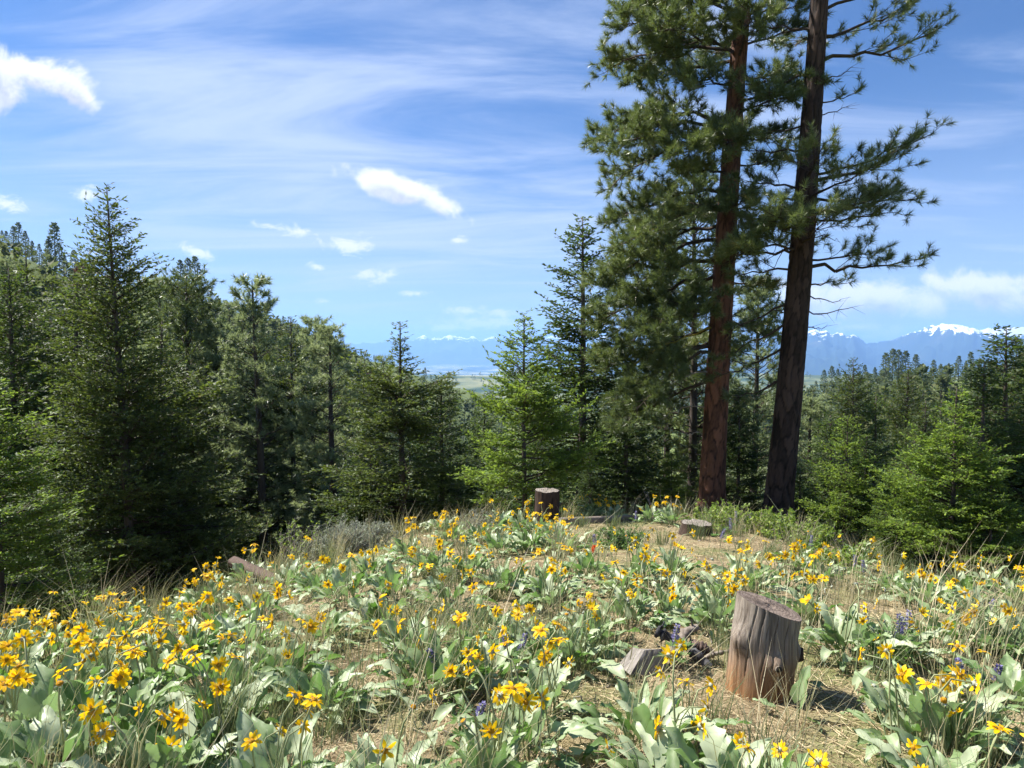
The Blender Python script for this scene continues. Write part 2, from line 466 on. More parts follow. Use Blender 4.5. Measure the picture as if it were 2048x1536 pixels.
M['disc'] = foliage('flower_disc', [(0.0, (0.22, 0.10, 0.012)), (1.0, (0.62, 0.32, 0.02))], (0.5, 0.3, 0.02), 0.1, 0.8, 0.1, 200)
M['bract'] = foliage('flower_bract', [(0.0, (0.26, 0.30, 0.22)), (1.0, (0.46, 0.48, 0.40))], (0.3, 0.36, 0.2), 0.2)
M['stem'] = foliage('flower_stem', [(0.0, (0.21, 0.25, 0.11)), (1.0, (0.38, 0.40, 0.22))], (0.3, 0.36, 0.1), 0.2)
M['lupine'] = foliage('lupine_flower', [(0.0, (0.10, 0.085, 0.22)), (0.5, (0.18, 0.16, 0.36)), (1.0, (0.42, 0.42, 0.55))], (0.3, 0.26, 0.5), 0.25, 0.6, 0.2, 40)
M['redflower'] = foliage('red_flower', [(0.0, (0.6, 0.05, 0.01)), (1.0, (0.8, 0.14, 0.03))], (0.8, 0.12, 0.02), 0.3)

def twig_mat(name, a, b):
    m, t = new_mat(name)
    n = t.noise(objpos(t), 12, 4, 0.6)
    f = t.math('ADD', t.math('MULTIPLY', n, 0.7), t.math('MULTIPLY', t.math('SUBTRACT', attr(t), 0.5), 0.9), clamp=True)
    t.l.new(principled(t, t.mix(f, a, b), 0.85, 0.2, bump(t, t.noise(objpos(t), 60, 3), 0.4, 0.004)), t.out.inputs[0])
    return m
M['twig'] = twig_mat('conifer_twig', (0.035, 0.026, 0.020), (0.115, 0.088, 0.068))
M['lichen'] = twig_mat('lichen_twig', (0.10, 0.085, 0.02), (0.36, 0.29, 0.04))
M['deadtwig'] = twig_mat('dead_twig', (0.13, 0.11, 0.095), (0.36, 0.33, 0.30))
M['char'] = twig_mat('charred_wood', (0.012, 0.011, 0.012), (0.16, 0.155, 0.16))

def bark_mat(name, deep, mid, light, scale=1.0):
    m, t = new_mat(name)
    p = objpos(t)
    mp_ = t.node('ShaderNodeMapping'); t.l.new(p, mp_.inputs[0]); mp_.inputs['Scale'].default_value = (1, 1, 0.28)
    n1_ = t.noise(mp_.outputs[0], 14 * scale, 6, 0.65, 0.5)
    n2_ = t.noise(mp_.outputs[0], 70 * scale, 4, 0.6)
    a = attr(t)
    f = t.math('ADD', t.math('MULTIPLY', a, 1.0), t.math('MULTIPLY', t.math('SUBTRACT', n1_, 0.48), 0.7), clamp=True)
    col = t.ramp(f, [(0.0, deep), (0.35, mid), (0.75, light), (1.0, tuple(min(1, c * 1.35) for c in light))])
    col = t.mix(t.math('MULTIPLY', n2_, 0.35), col, deep)
    h = t.math('ADD', t.math('MULTIPLY', n1_, 0.7), t.math('MULTIPLY', n2_, 0.3))
    t.l.new(principled(t, col, 0.85, 0.2, bump(t, h, 0.8, 0.02)), t.out.inputs[0])
    return m
M['bark_red'] = bark_mat('pine_bark_red', (0.012, 0.008, 0.007), (0.070, 0.036, 0.024), (0.170, 0.080, 0.050))
M['bark_dark'] = bark_mat('pine_bark_dark', (0.006, 0.005, 0.0045), (0.026, 0.018, 0.014), (0.068, 0.045, 0.035))
M['bark_fir'] = bark_mat('fir_bark', (0.022, 0.018, 0.015), (0.072, 0.057, 0.047), (0.15, 0.125, 0.105))
M['bark_stump'] = bark_mat('old_stump_bark', (0.008, 0.007, 0.006), (0.026, 0.018, 0.014), (0.070, 0.046, 0.034))
M['bark_log'] = bark_mat('log_bark', (0.014, 0.010, 0.008), (0.060, 0.040, 0.031), (0.150, 0.105, 0.085), 3)

def weathered(name, zlo=None, zhi=None):
    """silver weathered wood; optional orange-brown butt below zhi"""
    m, t = new_mat(name)
    p = objpos(t)
    mp_ = t.node('ShaderNodeMapping'); t.l.new(p, mp_.inputs[0]); mp_.inputs['Scale'].default_value = (1, 1, 0.05)
    g = t.noise(mp_.outputs[0], 60, 6, 0.7, 0.2)
    b = t.noise(mp_.outputs[0], 16, 5, 0.6, 0.6)
    col = t.ramp(g, [(0.30, (0.075, 0.058, 0.046)), (0.5, (0.190, 0.158, 0.128)), (0.72, (0.32, 0.28, 0.235))])
    col = t.mix(t.smooth(b, 0.50, 0.72, 0, 0.6), col, (0.15, 0.12, 0.10))
    if zlo is not None:
        z = t.sep(p)[2]
        n = t.noise(mp_.outputs[0], 9, 4, 0.6, 0.4)
        zz_ = t.math('ADD', z, t.math('MULTIPLY', t.math('SUBTRACT', n, 0.5), 0.28))
        warm = t.ramp(g, [(0.3, (0.10, 0.048, 0.022)), (0.55, (0.26, 0.135, 0.058)), (0.75, (0.44, 0.27, 0.13))])
        col = t.mix(t.smooth(zz_, zhi, zlo), col, warm)
        blk = t.noise(p, 7, 5, 0.65, 0.6)
        col = t.mix(t.smooth(blk, 0.60, 0.70, 0, 0.75), col, (0.05, 0.04, 0.035))
    a = attr(t)
    col = t.mix(t.smooth(a, 0.30, 0.02, 0, 0.92), col, (0.025, 0.02, 0.017))
    t.l.new(principled(t, col, 0.8, 0.25, bump(t, g, 0.7, 0.006)), t.out.inputs[0])
    return m
M['stump_side'] = weathered('weathered_stump', -0.02, 0.33)
M['weathered'] = weathered('weathered_wood')
M['pale_wood'] = twig_mat('pale_split_wood', (0.10, 0.088, 0.075), (0.36, 0.33, 0.30))
def cutface(name, ca, cb, rings):
    m, t = new_mat(name)
    p = objpos(t)
    x, y, z = t.sep(p)
    d = t.vec('LENGTH', t.comb(x, y, 0))
    wob = t.noise(p, 9, 3)
    rg = t.math('SINE', t.math('ADD', t.math('MULTIPLY', d, rings), t.math('MULTIPLY', wob, 9)))
    n = t.noise(p, 26, 6, 0.7)
    f = t.math('ADD', t.math('MULTIPLY', n, 1.0), t.math('MULTIPLY', rg, 0.10), clamp=True)
    col = t.ramp(f, [(0.28, ca), (0.7, cb)])
    col = t.mix(t.smooth(t.noise(p, 5, 4, 0.6), 0.55, 0.68, 0, 0.55), col, tuple(c * 0.35 for c in ca))
    t.l.new(principled(t, col, 0.85, 0.2, bump(t, f, 0.6, 0.004)), t.out.inputs[0])
    return m
M['cut_gray'] = cutface('weathered_cut_face', (0.060, 0.045, 0.038), (0.22, 0.175, 0.145), 420)
M['cut_pale'] = cutface('pale_cut_face', (0.10, 0.085, 0.072), (0.27, 0.24, 0.21), 200)

def ground_mat():
    m, t = new_mat('ground_soil')
    p = t.node('ShaderNodeNewGeometry').outputs['Position']
    x, y, z = t.sep(p)
    r_ = t.vec('LENGTH', t.comb(x, y, 0))
    a = t.noise(p, 3.0, 8, 0.65); b = t.noise(p, 40, 5, 0.7); c = t.noise(p, 0.8, 4, 0.55)
    near = t.ramp(t.math('ADD', t.math('MULTIPLY', a, 0.5), t.math('MULTIPLY', b, 0.5)), [(0.30, (0.080, 0.060, 0.036)), (0.48, (0.225, 0.175, 0.105)), (0.62, (0.37, 0.30, 0.19)), (0.8, (0.50, 0.42, 0.28))])
    near = t.mix(t.smooth(c, 0.44, 0.60, 0, 0.7), near, (0.15, 0.175, 0.065))
    e = t.noise(p, 0.09, 5, 0.6)
    slope = t.ramp(t.math('ADD', t.math('MULTIPLY', e, 0.6), t.math('MULTIPLY', a, 0.4)), [(0.35, (0.045, 0.060, 0.022)), (0.52, (0.115, 0.150, 0.045)), (0.66, (0.20, 0.215, 0.085))])
    g = t.noise(p, 0.0016, 8, 0.62)
    bench = t.ramp(t.noise(p, 0.006, 7, 0.65), [(0.42, (0.03, 0.055, 0.025)), (0.52, (0.12, 0.14, 0.065)), (0.70, (0.24, 0.23, 0.12))])
    valley = t.ramp(g, [(0.40, (0.012, 0.030, 0.020)), (0.50, (0.03, 0.06, 0.035)), (0.55, (0.26, 0.26, 0.13)), (0.66, (0.45, 0.37, 0.23))])
    col = t.mix(t.smooth(r_, 13, 22), near, slope)
    col = t.mix(t.smooth(r_, 800, 1500), col, bench)
    col = t.mix(t.smooth(r_, 3200, 3700), col, valley)
    t.l.new(principled(t, col, 0.95, 0.1, bump(t, t.math('ADD', a, b), 0.7, 0.03)), t.out.inputs[0])
    return m
M['ground'] = ground_mat()
def mountain_mat(name, snow0, snow1, slopefac):
    m, t = new_mat(name)
    geo = t.node('ShaderNodeNewGeometry')
    x, y, z = t.sep(geo.outputs['Position'])
    nz = t.sep(geo.outputs['Normal'])[2]
    n = t.noise(geo.outputs['Position'], 0.0045, 9, 0.74, 0.8)
    n2_ = t.noise(geo.outputs['Position'], 0.0012, 6, 0.65)
    hh = t.math('ADD', z, t.math('ADD', t.math('MULTIPLY', t.math('SUBTRACT', n, 0.5), 900), t.math('MULTIPLY', t.math('SUBTRACT', nz, 0.85), slopefac)))
    base = t.ramp(n2_, [(0.35, (0.010, 0.020, 0.018)), (0.55, (0.020, 0.034, 0.026)), (0.7, (0.06, 0.058, 0.048))])
    col = t.mix(t.smooth(hh, snow0, snow1), base, (0.88, 0.90, 0.93))
    t.l.new(principled(t, col, 0.9, 0.1), t.out.inputs[0])
    return m

# ------------------------------------------------------------------ ground sheet
def polar_sheet():
    phi = np.concatenate([np.linspace(-R(48), R(48), 330), np.linspace(R(48), R(312), 70)[1:-1]])
    rr = np.concatenate([np.geomspace(0.35, 24, 150), np.geomspace(24, 26400, 150)[1:]])
    PH_, RR = np.meshgrid(phi, rr, indexing='ij')
    X = RR * np.sin(PH_); Y = RR * np.cos(PH_); Z = H(X, Y)
    na, nr = PH_.shape
    v = np.stack([X, Y, Z], -1).reshape(-1, 3)
    i = np.arange(na)[:, None]; j = np.arange(nr - 1)[None]; i2 = (i + 1) % na
    q = np.stack([i * nr + j + 1, i * nr + j, i2 * nr + j, i2 * nr + j + 1], -1).reshape(-1, 4)
    c = len(v); v = np.vstack([v, [0, 0, Hs(0.01, 0.01)]])
    f3 = np.stack([np.full(na, c), ((np.arange(na) + 1) % na) * nr, np.arange(na) * nr], 1)
    mb = MB(); mb.add(v, f3, q)
    return mb.mesh('ground', M['ground'], True)
tagit(link('ground', polar_sheet()), kind='structure')

# mountains -------------------------------------------------------------------
def range_mesh(name, sky_px, depth, thick, mat, rough, na=420, nd=70, seed=0.0, full=None):
    xs = [p[0] for p in sky_px]; ys = [p[1] for p in sky_px]
    px_ = np.linspace(xs[0], xs[-1], na)
    top = pchip(xs, ys, px_)
    t_ = (px_ - 1024) / F
    zt = CAM_Z + (700 - top + 5.0 * fbm(px_ / 11.0 + seed, px_ * 0 + seed, 4, 0.6)) / F * depth
    d = np.linspace(-1, 1, nd)
    Dm = depth + d * thick
    X = t_[:, None] * Dm[None]; Y = np.broadcast_to(Dm[None], X.shape)
    base = -378.0
    ridge = 1 - np.abs(d) ** 1.15
    warp = fbm(X / 2600 + seed, Y / 2600, 5, 0.55)
    rid = 1 - np.abs(fbm(X / 1200 + 7 + seed, Y / 1700 - 3, 5, 0.55)) * 2
    fade = np.clip((1 - np.abs(d)) * 4, 0, 1) * np.clip(np.abs(d) * 3.5, 0.12, 1)
    Z = base + (zt[:, None] - base) * ridge[None] + (warp * 300 + (rid - 0.7) * 320) * rough * fade[None]
    Z = np.maximum(Z, base)
    v = np.stack([X, Y, Z], -1).reshape(-1, 3)
    i = np.arange(na - 1)[:, None]; j = np.arange(nd - 1)[None]
    q = np.stack([i * nd + j, (i + 1) * nd + j, (i + 1) * nd + j + 1, i * nd + j + 1], -1).reshape(-1, 4)
    mb = MB(); mb.add(v, None, q)
    return tagit(link(name, mb.mesh(name, mat, True)), kind='structure')
range_mesh('mountain_ridge', [(1150, 745), (1300, 722), (1420, 706), (1480, 690), (1560, 682), (1610, 668), (1632, 663), (1650, 664), (1664, 670), (1672, 667), (1684, 668), (1692, 674),
           (1706, 672), (1722, 684), (1738, 691), (1760, 687), (1790, 679), (1812, 668), (1840, 659), (1870, 652), (1905, 648), (1935, 651), (1965, 662), (2000, 674), (2060, 690), (2200, 700), (2500, 720), (2900, 745)],
           12000, 4200, mountain_mat('forested_mountain', 262, 312, 300), 1.5, 560, 80, 2.0)
range_mesh('snowy_peak', [(1500, 720), (1640, 712), (1700, 704), (1740, 688), (1775, 684), (1830, 680), (1940, 665), (1975, 657), (2005, 654), (2040, 652), (2075, 658), (2140, 668), (2300, 690), (2600, 720)], 15500, 2500,
           mountain_mat('snow_mountain', 20, 160, 250), 0.7, 260, 50, 9.0)
far_sky = [(-500, 690), (-300, 688), (300, 682), (600, 688), (760, 684), (800, 679), (830, 676), (850, 671), (862, 677), (885, 673), (908, 670), (925, 675), (945, 672), (962, 678), (985, 672), (1003, 675), (1020, 679),
           (1050, 674), (1075, 678), (1110, 672), (1150, 677), (1200, 674), (1260, 680), (1320, 672), (1380, 679), (1450, 676), (1540, 684), (1700, 690), (2200, 688), (2550, 690)]
range_mesh('distant_range', far_sky, 22000, 3800, mountain_mat('distant_snow_range', 320, 440, 250), 0.9, 620, 36, 31.0)

# ------------------------------------------------------------------ haze
hz = MB()
lo, hi = np.array([-30000, -27500, -379.5]), np.array([30000, 27500, 620.0])
# kept clear of every mountain foot
cube = np.array([[(lo, hi)[i][0], (lo, hi)[j][1], (lo, hi)[k][2]] for i in (0, 1) for j in (0, 1) for k in (0, 1)])
hz.add(cube, None, [[0, 1, 3, 2], [4, 6, 7, 5], [0, 4, 5, 1], [2, 3, 7, 6], [0, 2, 6, 4], [1, 5, 7, 3]])
hm, ht = new_mat('haze_air')
pv = ht.node('ShaderNodeVolumePrincipled')
pv.inputs['Color'].default_value = (0.30, 0.54, 1.0, 1)
pv.inputs['Density'].default_value = 0.000080
pv.inputs['Anisotropy'].default_value = 0.15
ht.l.new(pv.outputs[0], ht.out.inputs['Volume'])
hm.cycles.homogeneous_volume = True
tagit(link('haze', hz.mesh('haze', hm)), kind='stuff')

# ------------------------------------------------------------------ conifer builders
def branch_pts(o, dh, L, a, b, s):
    """points at parameter s on limbs that leave the trunk at o"""
    return o + dh * (L * s)[:, None] + UP * (L * (a * s + b * s * s))[:, None]
def branch_tan(dh, a, b, s):
    return unit(dh + UP * (a + 2 * b * s)[:, None])
def reps(n):
    i = np.repeat(np.arange(len(n)), n)
    k = np.arange(len(i)) - np.repeat(np.cumsum(n) - n, n)
    return i, k
def lean_path(h, n, lean=(0, 0), wob=0.0, seed=0):
    t = np.linspace(0, 1, n)
    return np.stack([lean[0] * h * t + wob * np.sin(t * 5 + seed), lean[1] * h * t + wob * np.cos(t * 4 + seed), h * t], 1)

def fir_meshes(name, seed, h, rad, mat, base=0.05, level=0.20, lat=0.062, sp=0.036, slen=0.085, sw=0.026, power=0.85, nb=4.3, double=True,
               leader=0.0, gaps=0.15, tip=0.35, droop=-0.28, trunk_r=None, bare=0.0):
    rng = np.random.default_rng(seed)
    tr = trunk_r or 0.0105 * h + 0.02
    mbt = MB()
    n = 26; t = np.linspace(0, 1, n)
    P_ = lean_path(h, n, (rng.normal() * 0.01, rng.normal() * 0.01), 0.012 * h * 0.3, seed)
    P_[0, 2] = -0.4
    rr = tr * (1 - t) ** 0.8 * (1 + 0.5 * np.exp(-t * 40)) + 0.006
    tube(mbt, P_, rr, 10, rng.random() * 0.3 + 0.3)
    zs = []; z = base * h
    while z < h * 0.985:
        zs.append(z); z += level * (0.55 + 0.6 * (1 - z / h)) * (0.8 + 0.4 * rng.random())
    zs = np.array(zs)
    cnt = np.maximum(2, rng.poisson(nb, len(zs))); i, k = reps(cnt)
    t = np.clip((zs[i] + rng.normal(size=len(i)) * 0.012 * h) / h, 0.02, 0.99)
    tt = (t - base) / (1 - base)
    L = rad * np.maximum(1 - tt, 0.0) ** power * np.minimum(1, 0.72 + tt * 3) * (0.60 + 0.52 * rng.random(len(i)) ** 0.8)
    if leader > 0:
        L *= np.where(tt > 1 - leader, 0.42, 1.12)
    L = np.maximum(L, 0.14 + 0.010 * h * (1 - tt))
    az = rng.random(len(zs))[i] * 6.283 + k * (6.283 / cnt[i]) + rng.normal(size=len(i)) * 0.35
    keep = rng.random(len(i)) > gaps
    lump = fbm(az * 1.3 + seed, t * 9, 3)
    L *= 1 + 0.45 * lump
    t, tt, L, az = t[keep], tt[keep], L[keep], az[keep]
    nB = len(t)
    dh = np.stack([np.cos(az), np.sin(az), np.zeros(nB)], 1)
    a = droop + (0.85 - droop) * np.clip(tt, 0, 1) ** 1.1 + rng.normal(size=nB) * 0.16
    b = 0.30 - 0.45 * tt + rng.normal(size=nB) * 0.10
    o = np.stack([np.interp(t, np.linspace(0, 1, n), P_[:, c]) for c in range(3)], 1)
    mbb = MB(); mbc = MB()
    S = np.linspace(0, 1, 6)
    for q in range(5):
        s0 = np.full(nB, S[q]); s1 = np.full(nB, S[q + 1])
        sticks(mbb, branch_pts(o, dh, L, a, b, s0), branch_pts(o, dh, L, a, b, s1), (0.011 * L + 0.003) * (1 - S[q] * 0.85), (0.011 * L + 0.003) * (1 - S[q + 1] * 0.85), rng.random(nB))
    # side sprays
    n2 = np.maximum(2, (L / lat).astype(int)); bi, k = reps(n2)
    s = 0.10 + bare + (0.90 - bare) * (k + rng.random(len(bi)) * 0.8) / n2[bi]; s = np.minimum(s, 1)
    side = np.where((k % 2) == 0, 1.0, -1.0)
    l = (0.05 + (0.13 + 0.42 * (1 - s)) * L[bi]) * (0.55 + 0.6 * rng.random(len(bi)))
    l = np.where(s > 0.97, 0.10 + 0.1 * L[bi], l)
    p0 = branch_pts(o[bi], dh[bi], L[bi], a[bi], b[bi], s)
    T = branch_tan(dh[bi], a[bi], b[bi], s)
    Sd = unit(np.cross(T, UP)); th = np.where(s > 0.97, 0.0, 0.95 + rng.normal(size=len(bi)) * 0.2)
    d2 = unit(T * np.cos(th)[:, None] + Sd * (side * np.sin(th))[:, None] + UP * (rng.normal(size=len(bi)) * 0.17 - 0.06)[:, None])
    p1 = p0 + d2 * l[:, None]
    sticks(mbb, p0, p1, 0.0035, 0.0015, rng.random(len(bi)))
    n3 = np.maximum(2, (l / sp).astype(int)); ci, k = reps(n3)
    qn = (k + rng.random(len(ci))) / n3[ci]
    side3 = np.where((k % 2) == 0, 1.0, -1.0)
    q0 = p0[ci] + d2[ci] * (l[ci] * qn)[:, None] + rng.normal(size=(len(ci), 3)) * 0.006
    pl = unit(np.cross(d2[ci], UP + rng.normal(size=(len(ci), 3)) * 0.25))
    th3 = np.where(qn > 0.9, 0.15, 0.75) + rng.normal(size=len(ci)) * 0.25
    d3 = unit(d2[ci] * np.cos(th3)[:, None] + pl * (side3 * np.sin(th3))[:, None] + UP * (rng.normal(size=len(ci)) * 0.28 + 0.05)[:, None])
    sl = slen * (0.6 + 0.7 * rng.random(len(ci))) * (1 - 0.35 * (qn < 0.2))
    young = np.clip((qn - 0.6) * 1.5, 0, 1) * np.clip(0.3 + s[ci] * 0.8, 0, 1)  # new growth; the paler tips also paint in sunlit foliage
    tint = np.clip(0.12 + 0.34 * rng.random(len(ci)) + 0.18 * (rng.random(nB)[bi][ci] - 0.5) + tip * 1.25 * young * rng.random(len(ci)), 0, 1)
    diamonds(mbc, q0, d3, sl, sw, rng, tint, 0.62)
    if double:
        diamonds(mbc, q0, unit(d3 + rng.normal(size=d3.shape) * 0.25), sl * 0.85, sw, rng, tint, 0.05)
    return {'h': h, 'trunk': mbt.mesh(name + '_trunk', M['bark_fir'], True), 'branches': mbb.mesh(name + '_branches', M['twig']), 'crown': mbc.mesh(name + '_crown', mat), 'n': len(ci)}

def pine_limbs(rng, o, dh, L, a, b, mbw, mbf, tuft_n, nl, nw, sec=0.15, s_min=0.28, r0=0.016, tint0=0.45, ter=0.13, up=0.45, mat_w=0):
    nB = len(L); S = np.linspace(0, 1, 9)
    kink = rng.normal(size=(nB, 9, 3)) * (0.018 * L)[:, None, None]; kink[:, 0] = 0
    pts = np.stack([branch_pts(o, dh, L, a, b, np.full(nB, q)) for q in S], 1) + kink
    rad = lambda q: (r0 * L + 0.006) * (1 - 0.82 * q)
    for q in range(8):
        sticks(mbw, pts[:, q], pts[:, q + 1], rad(S[q]), rad(S[q + 1]), 0.4, mat_w)
    n2 = np.maximum(3, (L / sec).astype(int)); bi, k = reps(n2)
    s = s_min + (1 - s_min) * (k + rng.random(len(bi))) / n2[bi]; s = np.minimum(s, 0.999)
    side = np.where((k % 2) == 0, 1.0, -1.0)
    f = s * 8; fi = np.minimum(f.astype(int), 7); fr = (f - fi)[:, None]
    p0 = pts[bi, fi] * (1 - fr) + pts[bi, fi + 1] * fr
    T = branch_tan(dh[bi], a[bi], b[bi], s)
    Sd = unit(np.cross(T, UP))
    l = np.clip((0.14 + 0.36 * (1 - s)) * L[bi] * (0.5 + 0.8 * rng.random(len(bi))), 0.12, 1.0)
    th = 0.8 + rng.normal(size=len(bi)) * 0.25
    d2 = unit(T * np.cos(th)[:, None] + Sd * (side * np.sin(th))[:, None] + UP * (rng.normal(size=len(bi)) * 0.30 + 0.12)[:, None])
    mid = p0 + d2 * (l * 0.55)[:, None]
    d2b = unit(d2 + UP * (up * (0.4 + 0.8 * rng.random(len(bi))))[:, None] + T * 0.25)
    p1 = mid + d2b * (l * 0.5)[:, None]
    sticks(mbw, p0, mid, 0.005 + 0.006 * l, 0.004 + 0.003 * l, 0.4, mat_w); sticks(mbw, mid, p1, 0.004 + 0.003 * l, 0.004, 0.4, mat_w)
    n3 = np.maximum(1, (l / ter).astype(int)); ci, k = reps(n3)
    qn = 0.25 + 0.75 * (k + rng.random(len(ci))) / n3[ci]
    base = np.where((qn < 0.55)[:, None], p0[ci] + (mid - p0)[ci] * (qn / 0.55)[:, None], mid[ci] + (p1 - mid)[ci] * ((qn - 0.55) / 0.45)[:, None])
    d3 = unit(d2[ci] * 0.8 + unit(rng.normal(size=(len(ci), 3))) * 0.75 + UP * up * 0.8)
    tl = 0.08 + 0.17 * rng.random(len(ci))
    e3 = base + d3 * tl[:, None]
    sticks(mbw, base, e3, 0.004, 0.0035, 0.4, mat_w)
    TP = np.concatenate([e3, p1, pts[:, 8]]); TD = np.concatenate([unit(d3 + UP * up * 0.5), unit(d2b + UP * up * 0.4), unit(dh * 0.7 + UP * (0.5 * up + 0.2))])
    nT = len(TP)
    ti = np.repeat(np.arange(nT), tuft_n)
    m = len(ti)
    back = rng.random(m) ** 1.5 * 0.10
    A = TP[ti] - TD[ti] * back[:, None]
    al = 0.25 + 1.35 * rng.random(m) * (0.5 + 0.5 * np.minimum(back / 0.06, 1))
    pr = unit(np.cross(TD[ti], rng.normal(size=(m, 3))))
    dn = unit(TD[ti] * np.cos(al)[:, None] + pr * np.sin(al)[:, None] - UP * 0.06)
    tint = np.clip(tint0 + 0.34 * (rng.random(nT)[ti] - 0.5) + 0.2 * (rng.random(m) - 0.5) + (rng.random(m) < 0.02) * 0.5, 0, 1)
    needles(mbf, A, dn, nl * (0.7 + 0.4 * rng.random(m)), nw, rng, tint)
    return nT

def pine_meshes(name, seed, h, rad, mat, base=0.12, level=0.34, tuft_n=22, nl=0.16, nw=0.011, power=0.7, nb=3.6, bark='bark_fir', sec=0.17, ter=0.15, tint0=0.5, gaps=0.1):
    rng = np.random.default_rng(seed)
    mbt, mbw, mbf = MB(), MB(), MB()
    n = 26; t = np.linspace(0, 1, n)
    P_ = lean_path(h, n, (rng.normal() * 0.012, rng.normal() * 0.012), 0.004 * h, seed); P_[0, 2] = -0.4
    tr = 0.011 * h + 0.02
    tube(mbt, P_, tr * (1 - t) ** 0.75 * (1 + 0.4 * np.exp(-t * 40)) + 0.01, 10, 0.4)
    zs = []; z = base * h
    while z < h * 0.97:
        zs.append(z); z += level * (0.6 + 0.6 * (1 - z / h)) * (0.8 + 0.4 * rng.random())
    zs = np.array(zs); cnt = np.maximum(2, rng.poisson(nb, len(zs))); i, k = reps(cnt)
    t = np.clip((zs[i] + rng.normal(size=len(i)) * 0.08) / h, 0.02, 0.985); tt = (t - base) / (1 - base)
    L = rad * np.clip(1 - tt, 0, 1) ** power * np.minimum(1, 0.6 + tt * 3) * (0.6 + 0.5 * rng.random(len(i))) + 0.14
    az = rng.random(len(zs))[i] * 6.283 + k * (6.283 / cnt[i]) + rng.normal(size=len(i)) * 0.4
    keep = rng.random(len(i)) > gaps
    t, tt, L, az = t[keep], tt[keep], L[keep], az[keep]
    dh = np.stack([np.cos(az), np.sin(az), 0 * az], 1)
    o = np.stack([np.interp(t, np.linspace(0, 1, n), P_[:, c]) for c in range(3)], 1)
    a = -0.05 + 0.9 * tt + rng.normal(size=len(t)) * 0.1; b = 0.25 - 0.2 * tt
    pine_limbs(rng, o, dh, L, a, b, mbw, mbf, tuft_n, nl, nw, sec, 0.30, 0.013, tint0, ter)
    return {'h': h, 'trunk': mbt.mesh(name + '_trunk', M[bark], True), 'branches': mbw.mesh(name + '_branches', M['twig']), 'crown': mbf.mesh(name + '_crown', mat)}

V_ = {}
V_['fir_a'] = fir_meshes('fir_a', 3, 10.0, 3.0, M['fir_olive'], level=0.155, lat=0.074, sp=0.054, slen=0.115, sw=0.034, tip=0.45, gaps=0.05, nb=4.6, power=0.80)
V_['fir_b'] = fir_meshes('fir_b', 8, 9.0, 2.5, M['fir_dark'], level=0.19, lat=0.066, sp=0.044, slen=0.105, sw=0.033, tip=0.45, gaps=0.12, power=0.75)
V_['fir_c'] = fir_meshes('fir_c', 21, 8.0, 1.95, M['fir_olive'], level=0.175, lat=0.064, sp=0.042, slen=0.105, sw=0.033, leader=0.20, gaps=0.15, power=0.55, tip=0.45)
V_['fir_d'] = fir_meshes('fir_d', 33, 7.0, 1.75, M['fir_dark'], level=0.155, lat=0.060, sp=0.040, slen=0.10, sw=0.032, gaps=0.12, power=0.68, tip=0.50)
V_['fir_y'] = fir_meshes('fir_young', 47, 4.0, 1.45, M['fir_bright'], level=0.115, lat=0.045, sp=0.029, slen=0.085, sw=0.026, gaps=0.20, power=0.85, tip=0.60, droop=-0.05, trunk_r=0.05, base=0.14, bare=0.15)
V_['fir_z'] = fir_meshes('fir_young_b', 52, 4.2, 1.25, M['fir_bright'], level=0.115, lat=0.048, sp=0.032, slen=0.085, sw=0.026, gaps=0.10, power=0.60, tip=0.42, droop=-0.2, trunk_r=0.045, base=0.03)
V_['pine_a'] = pine_meshes('pine_a', 5, 9.0, 1.35, M['pine_pale'], power=0.62, nw=0.020, tuft_n=22, level=0.27, nb=4.2, base=0.10)
V_['pine_b'] = pine_meshes('pine_b', 15, 8.5, 1.6, M['pine_pale'], power=0.70, nw=0.020, tuft_n=22, base=0.12, level=0.27, nb=4.2)
V_['pine_c'] = pine_meshes('pine_c', 25, 11.0, 1.9, M['pine_needle'], power=0.55, nw=0.018, tuft_n=22, base=0.15, level=0.30, nb=4.2, tint0=0.45)
print('TRIS', {k: sum(len(v[p].polygons) for p in ('trunk', 'branches', 'crown')) for k, v in V_.items()})

def plant_tree(name, var, px, Y, top_py, label, cat='tree', group=None, wide=1.0, rz=None, lean=0.0, base_px=None):
    v = V_[var]
    a, s = ray(px, top_py)
    ab, _ = ray(base_px if base_px is not None else px, 900)
    x, y = ab * Y, Y
    zb = Hs(x, y) - 0.05
    ht_ = CAM_Z + s * Y - zb
    k = ht_ / v['h']
    o = link(name, None, None, (x, y, zb), (lean * 0.3, math.atan2(a * Y - x, ht_), rz if rz is not None else (px * 1.7) % 6.28), (k * wide, k * wide, k))
    tagit(o, label, cat, group)
    for part in ('trunk', 'branches', 'crown'):
        link(part, v[part], o)
    return o

LEFT = 'conifers along the left edge of the meadow'; MID = 'conifers beyond the middle of the meadow'; RIGHT = 'conifers on the right below the meadow'
plant_tree('fir_tree', 'fir_a', 250, 16, 372, 'tallest fir of the left group, dark, with a sharp pointed top', group=LEFT, wide=0.92, base_px=262)
plant_tree('fir_tree', 'fir_z', -10, 8.6, 760, 'bright green young fir cut by the left picture edge', group=LEFT, wide=1.25)
plant_tree('fir_tree', 'fir_d', 60, 10.5, 930, 'low fir boughs under the leftmost trees beside the yellow flowers', group=LEFT, wide=1.2)
plant_tree('fir_tree', 'fir_b', 40, 19, 535, 'olive fir standing at the far left with its trunk showing', group=LEFT, wide=1.1)
plant_tree('fir_tree', 'fir_c', 75, 24, 492, 'olive fir with narrow top behind the leftmost fir', group=LEFT, wide=1.0)
plant_tree('fir_tree', 'fir_d', 148, 21, 560, 'shorter olive fir just left of the tallest left fir', group=LEFT, wide=1.3)
plant_tree('fir_tree', 'fir_c', 318, 18, 640, 'bronze tipped fir overlapping the right flank of the tallest left fir', group=LEFT, wide=1.35)
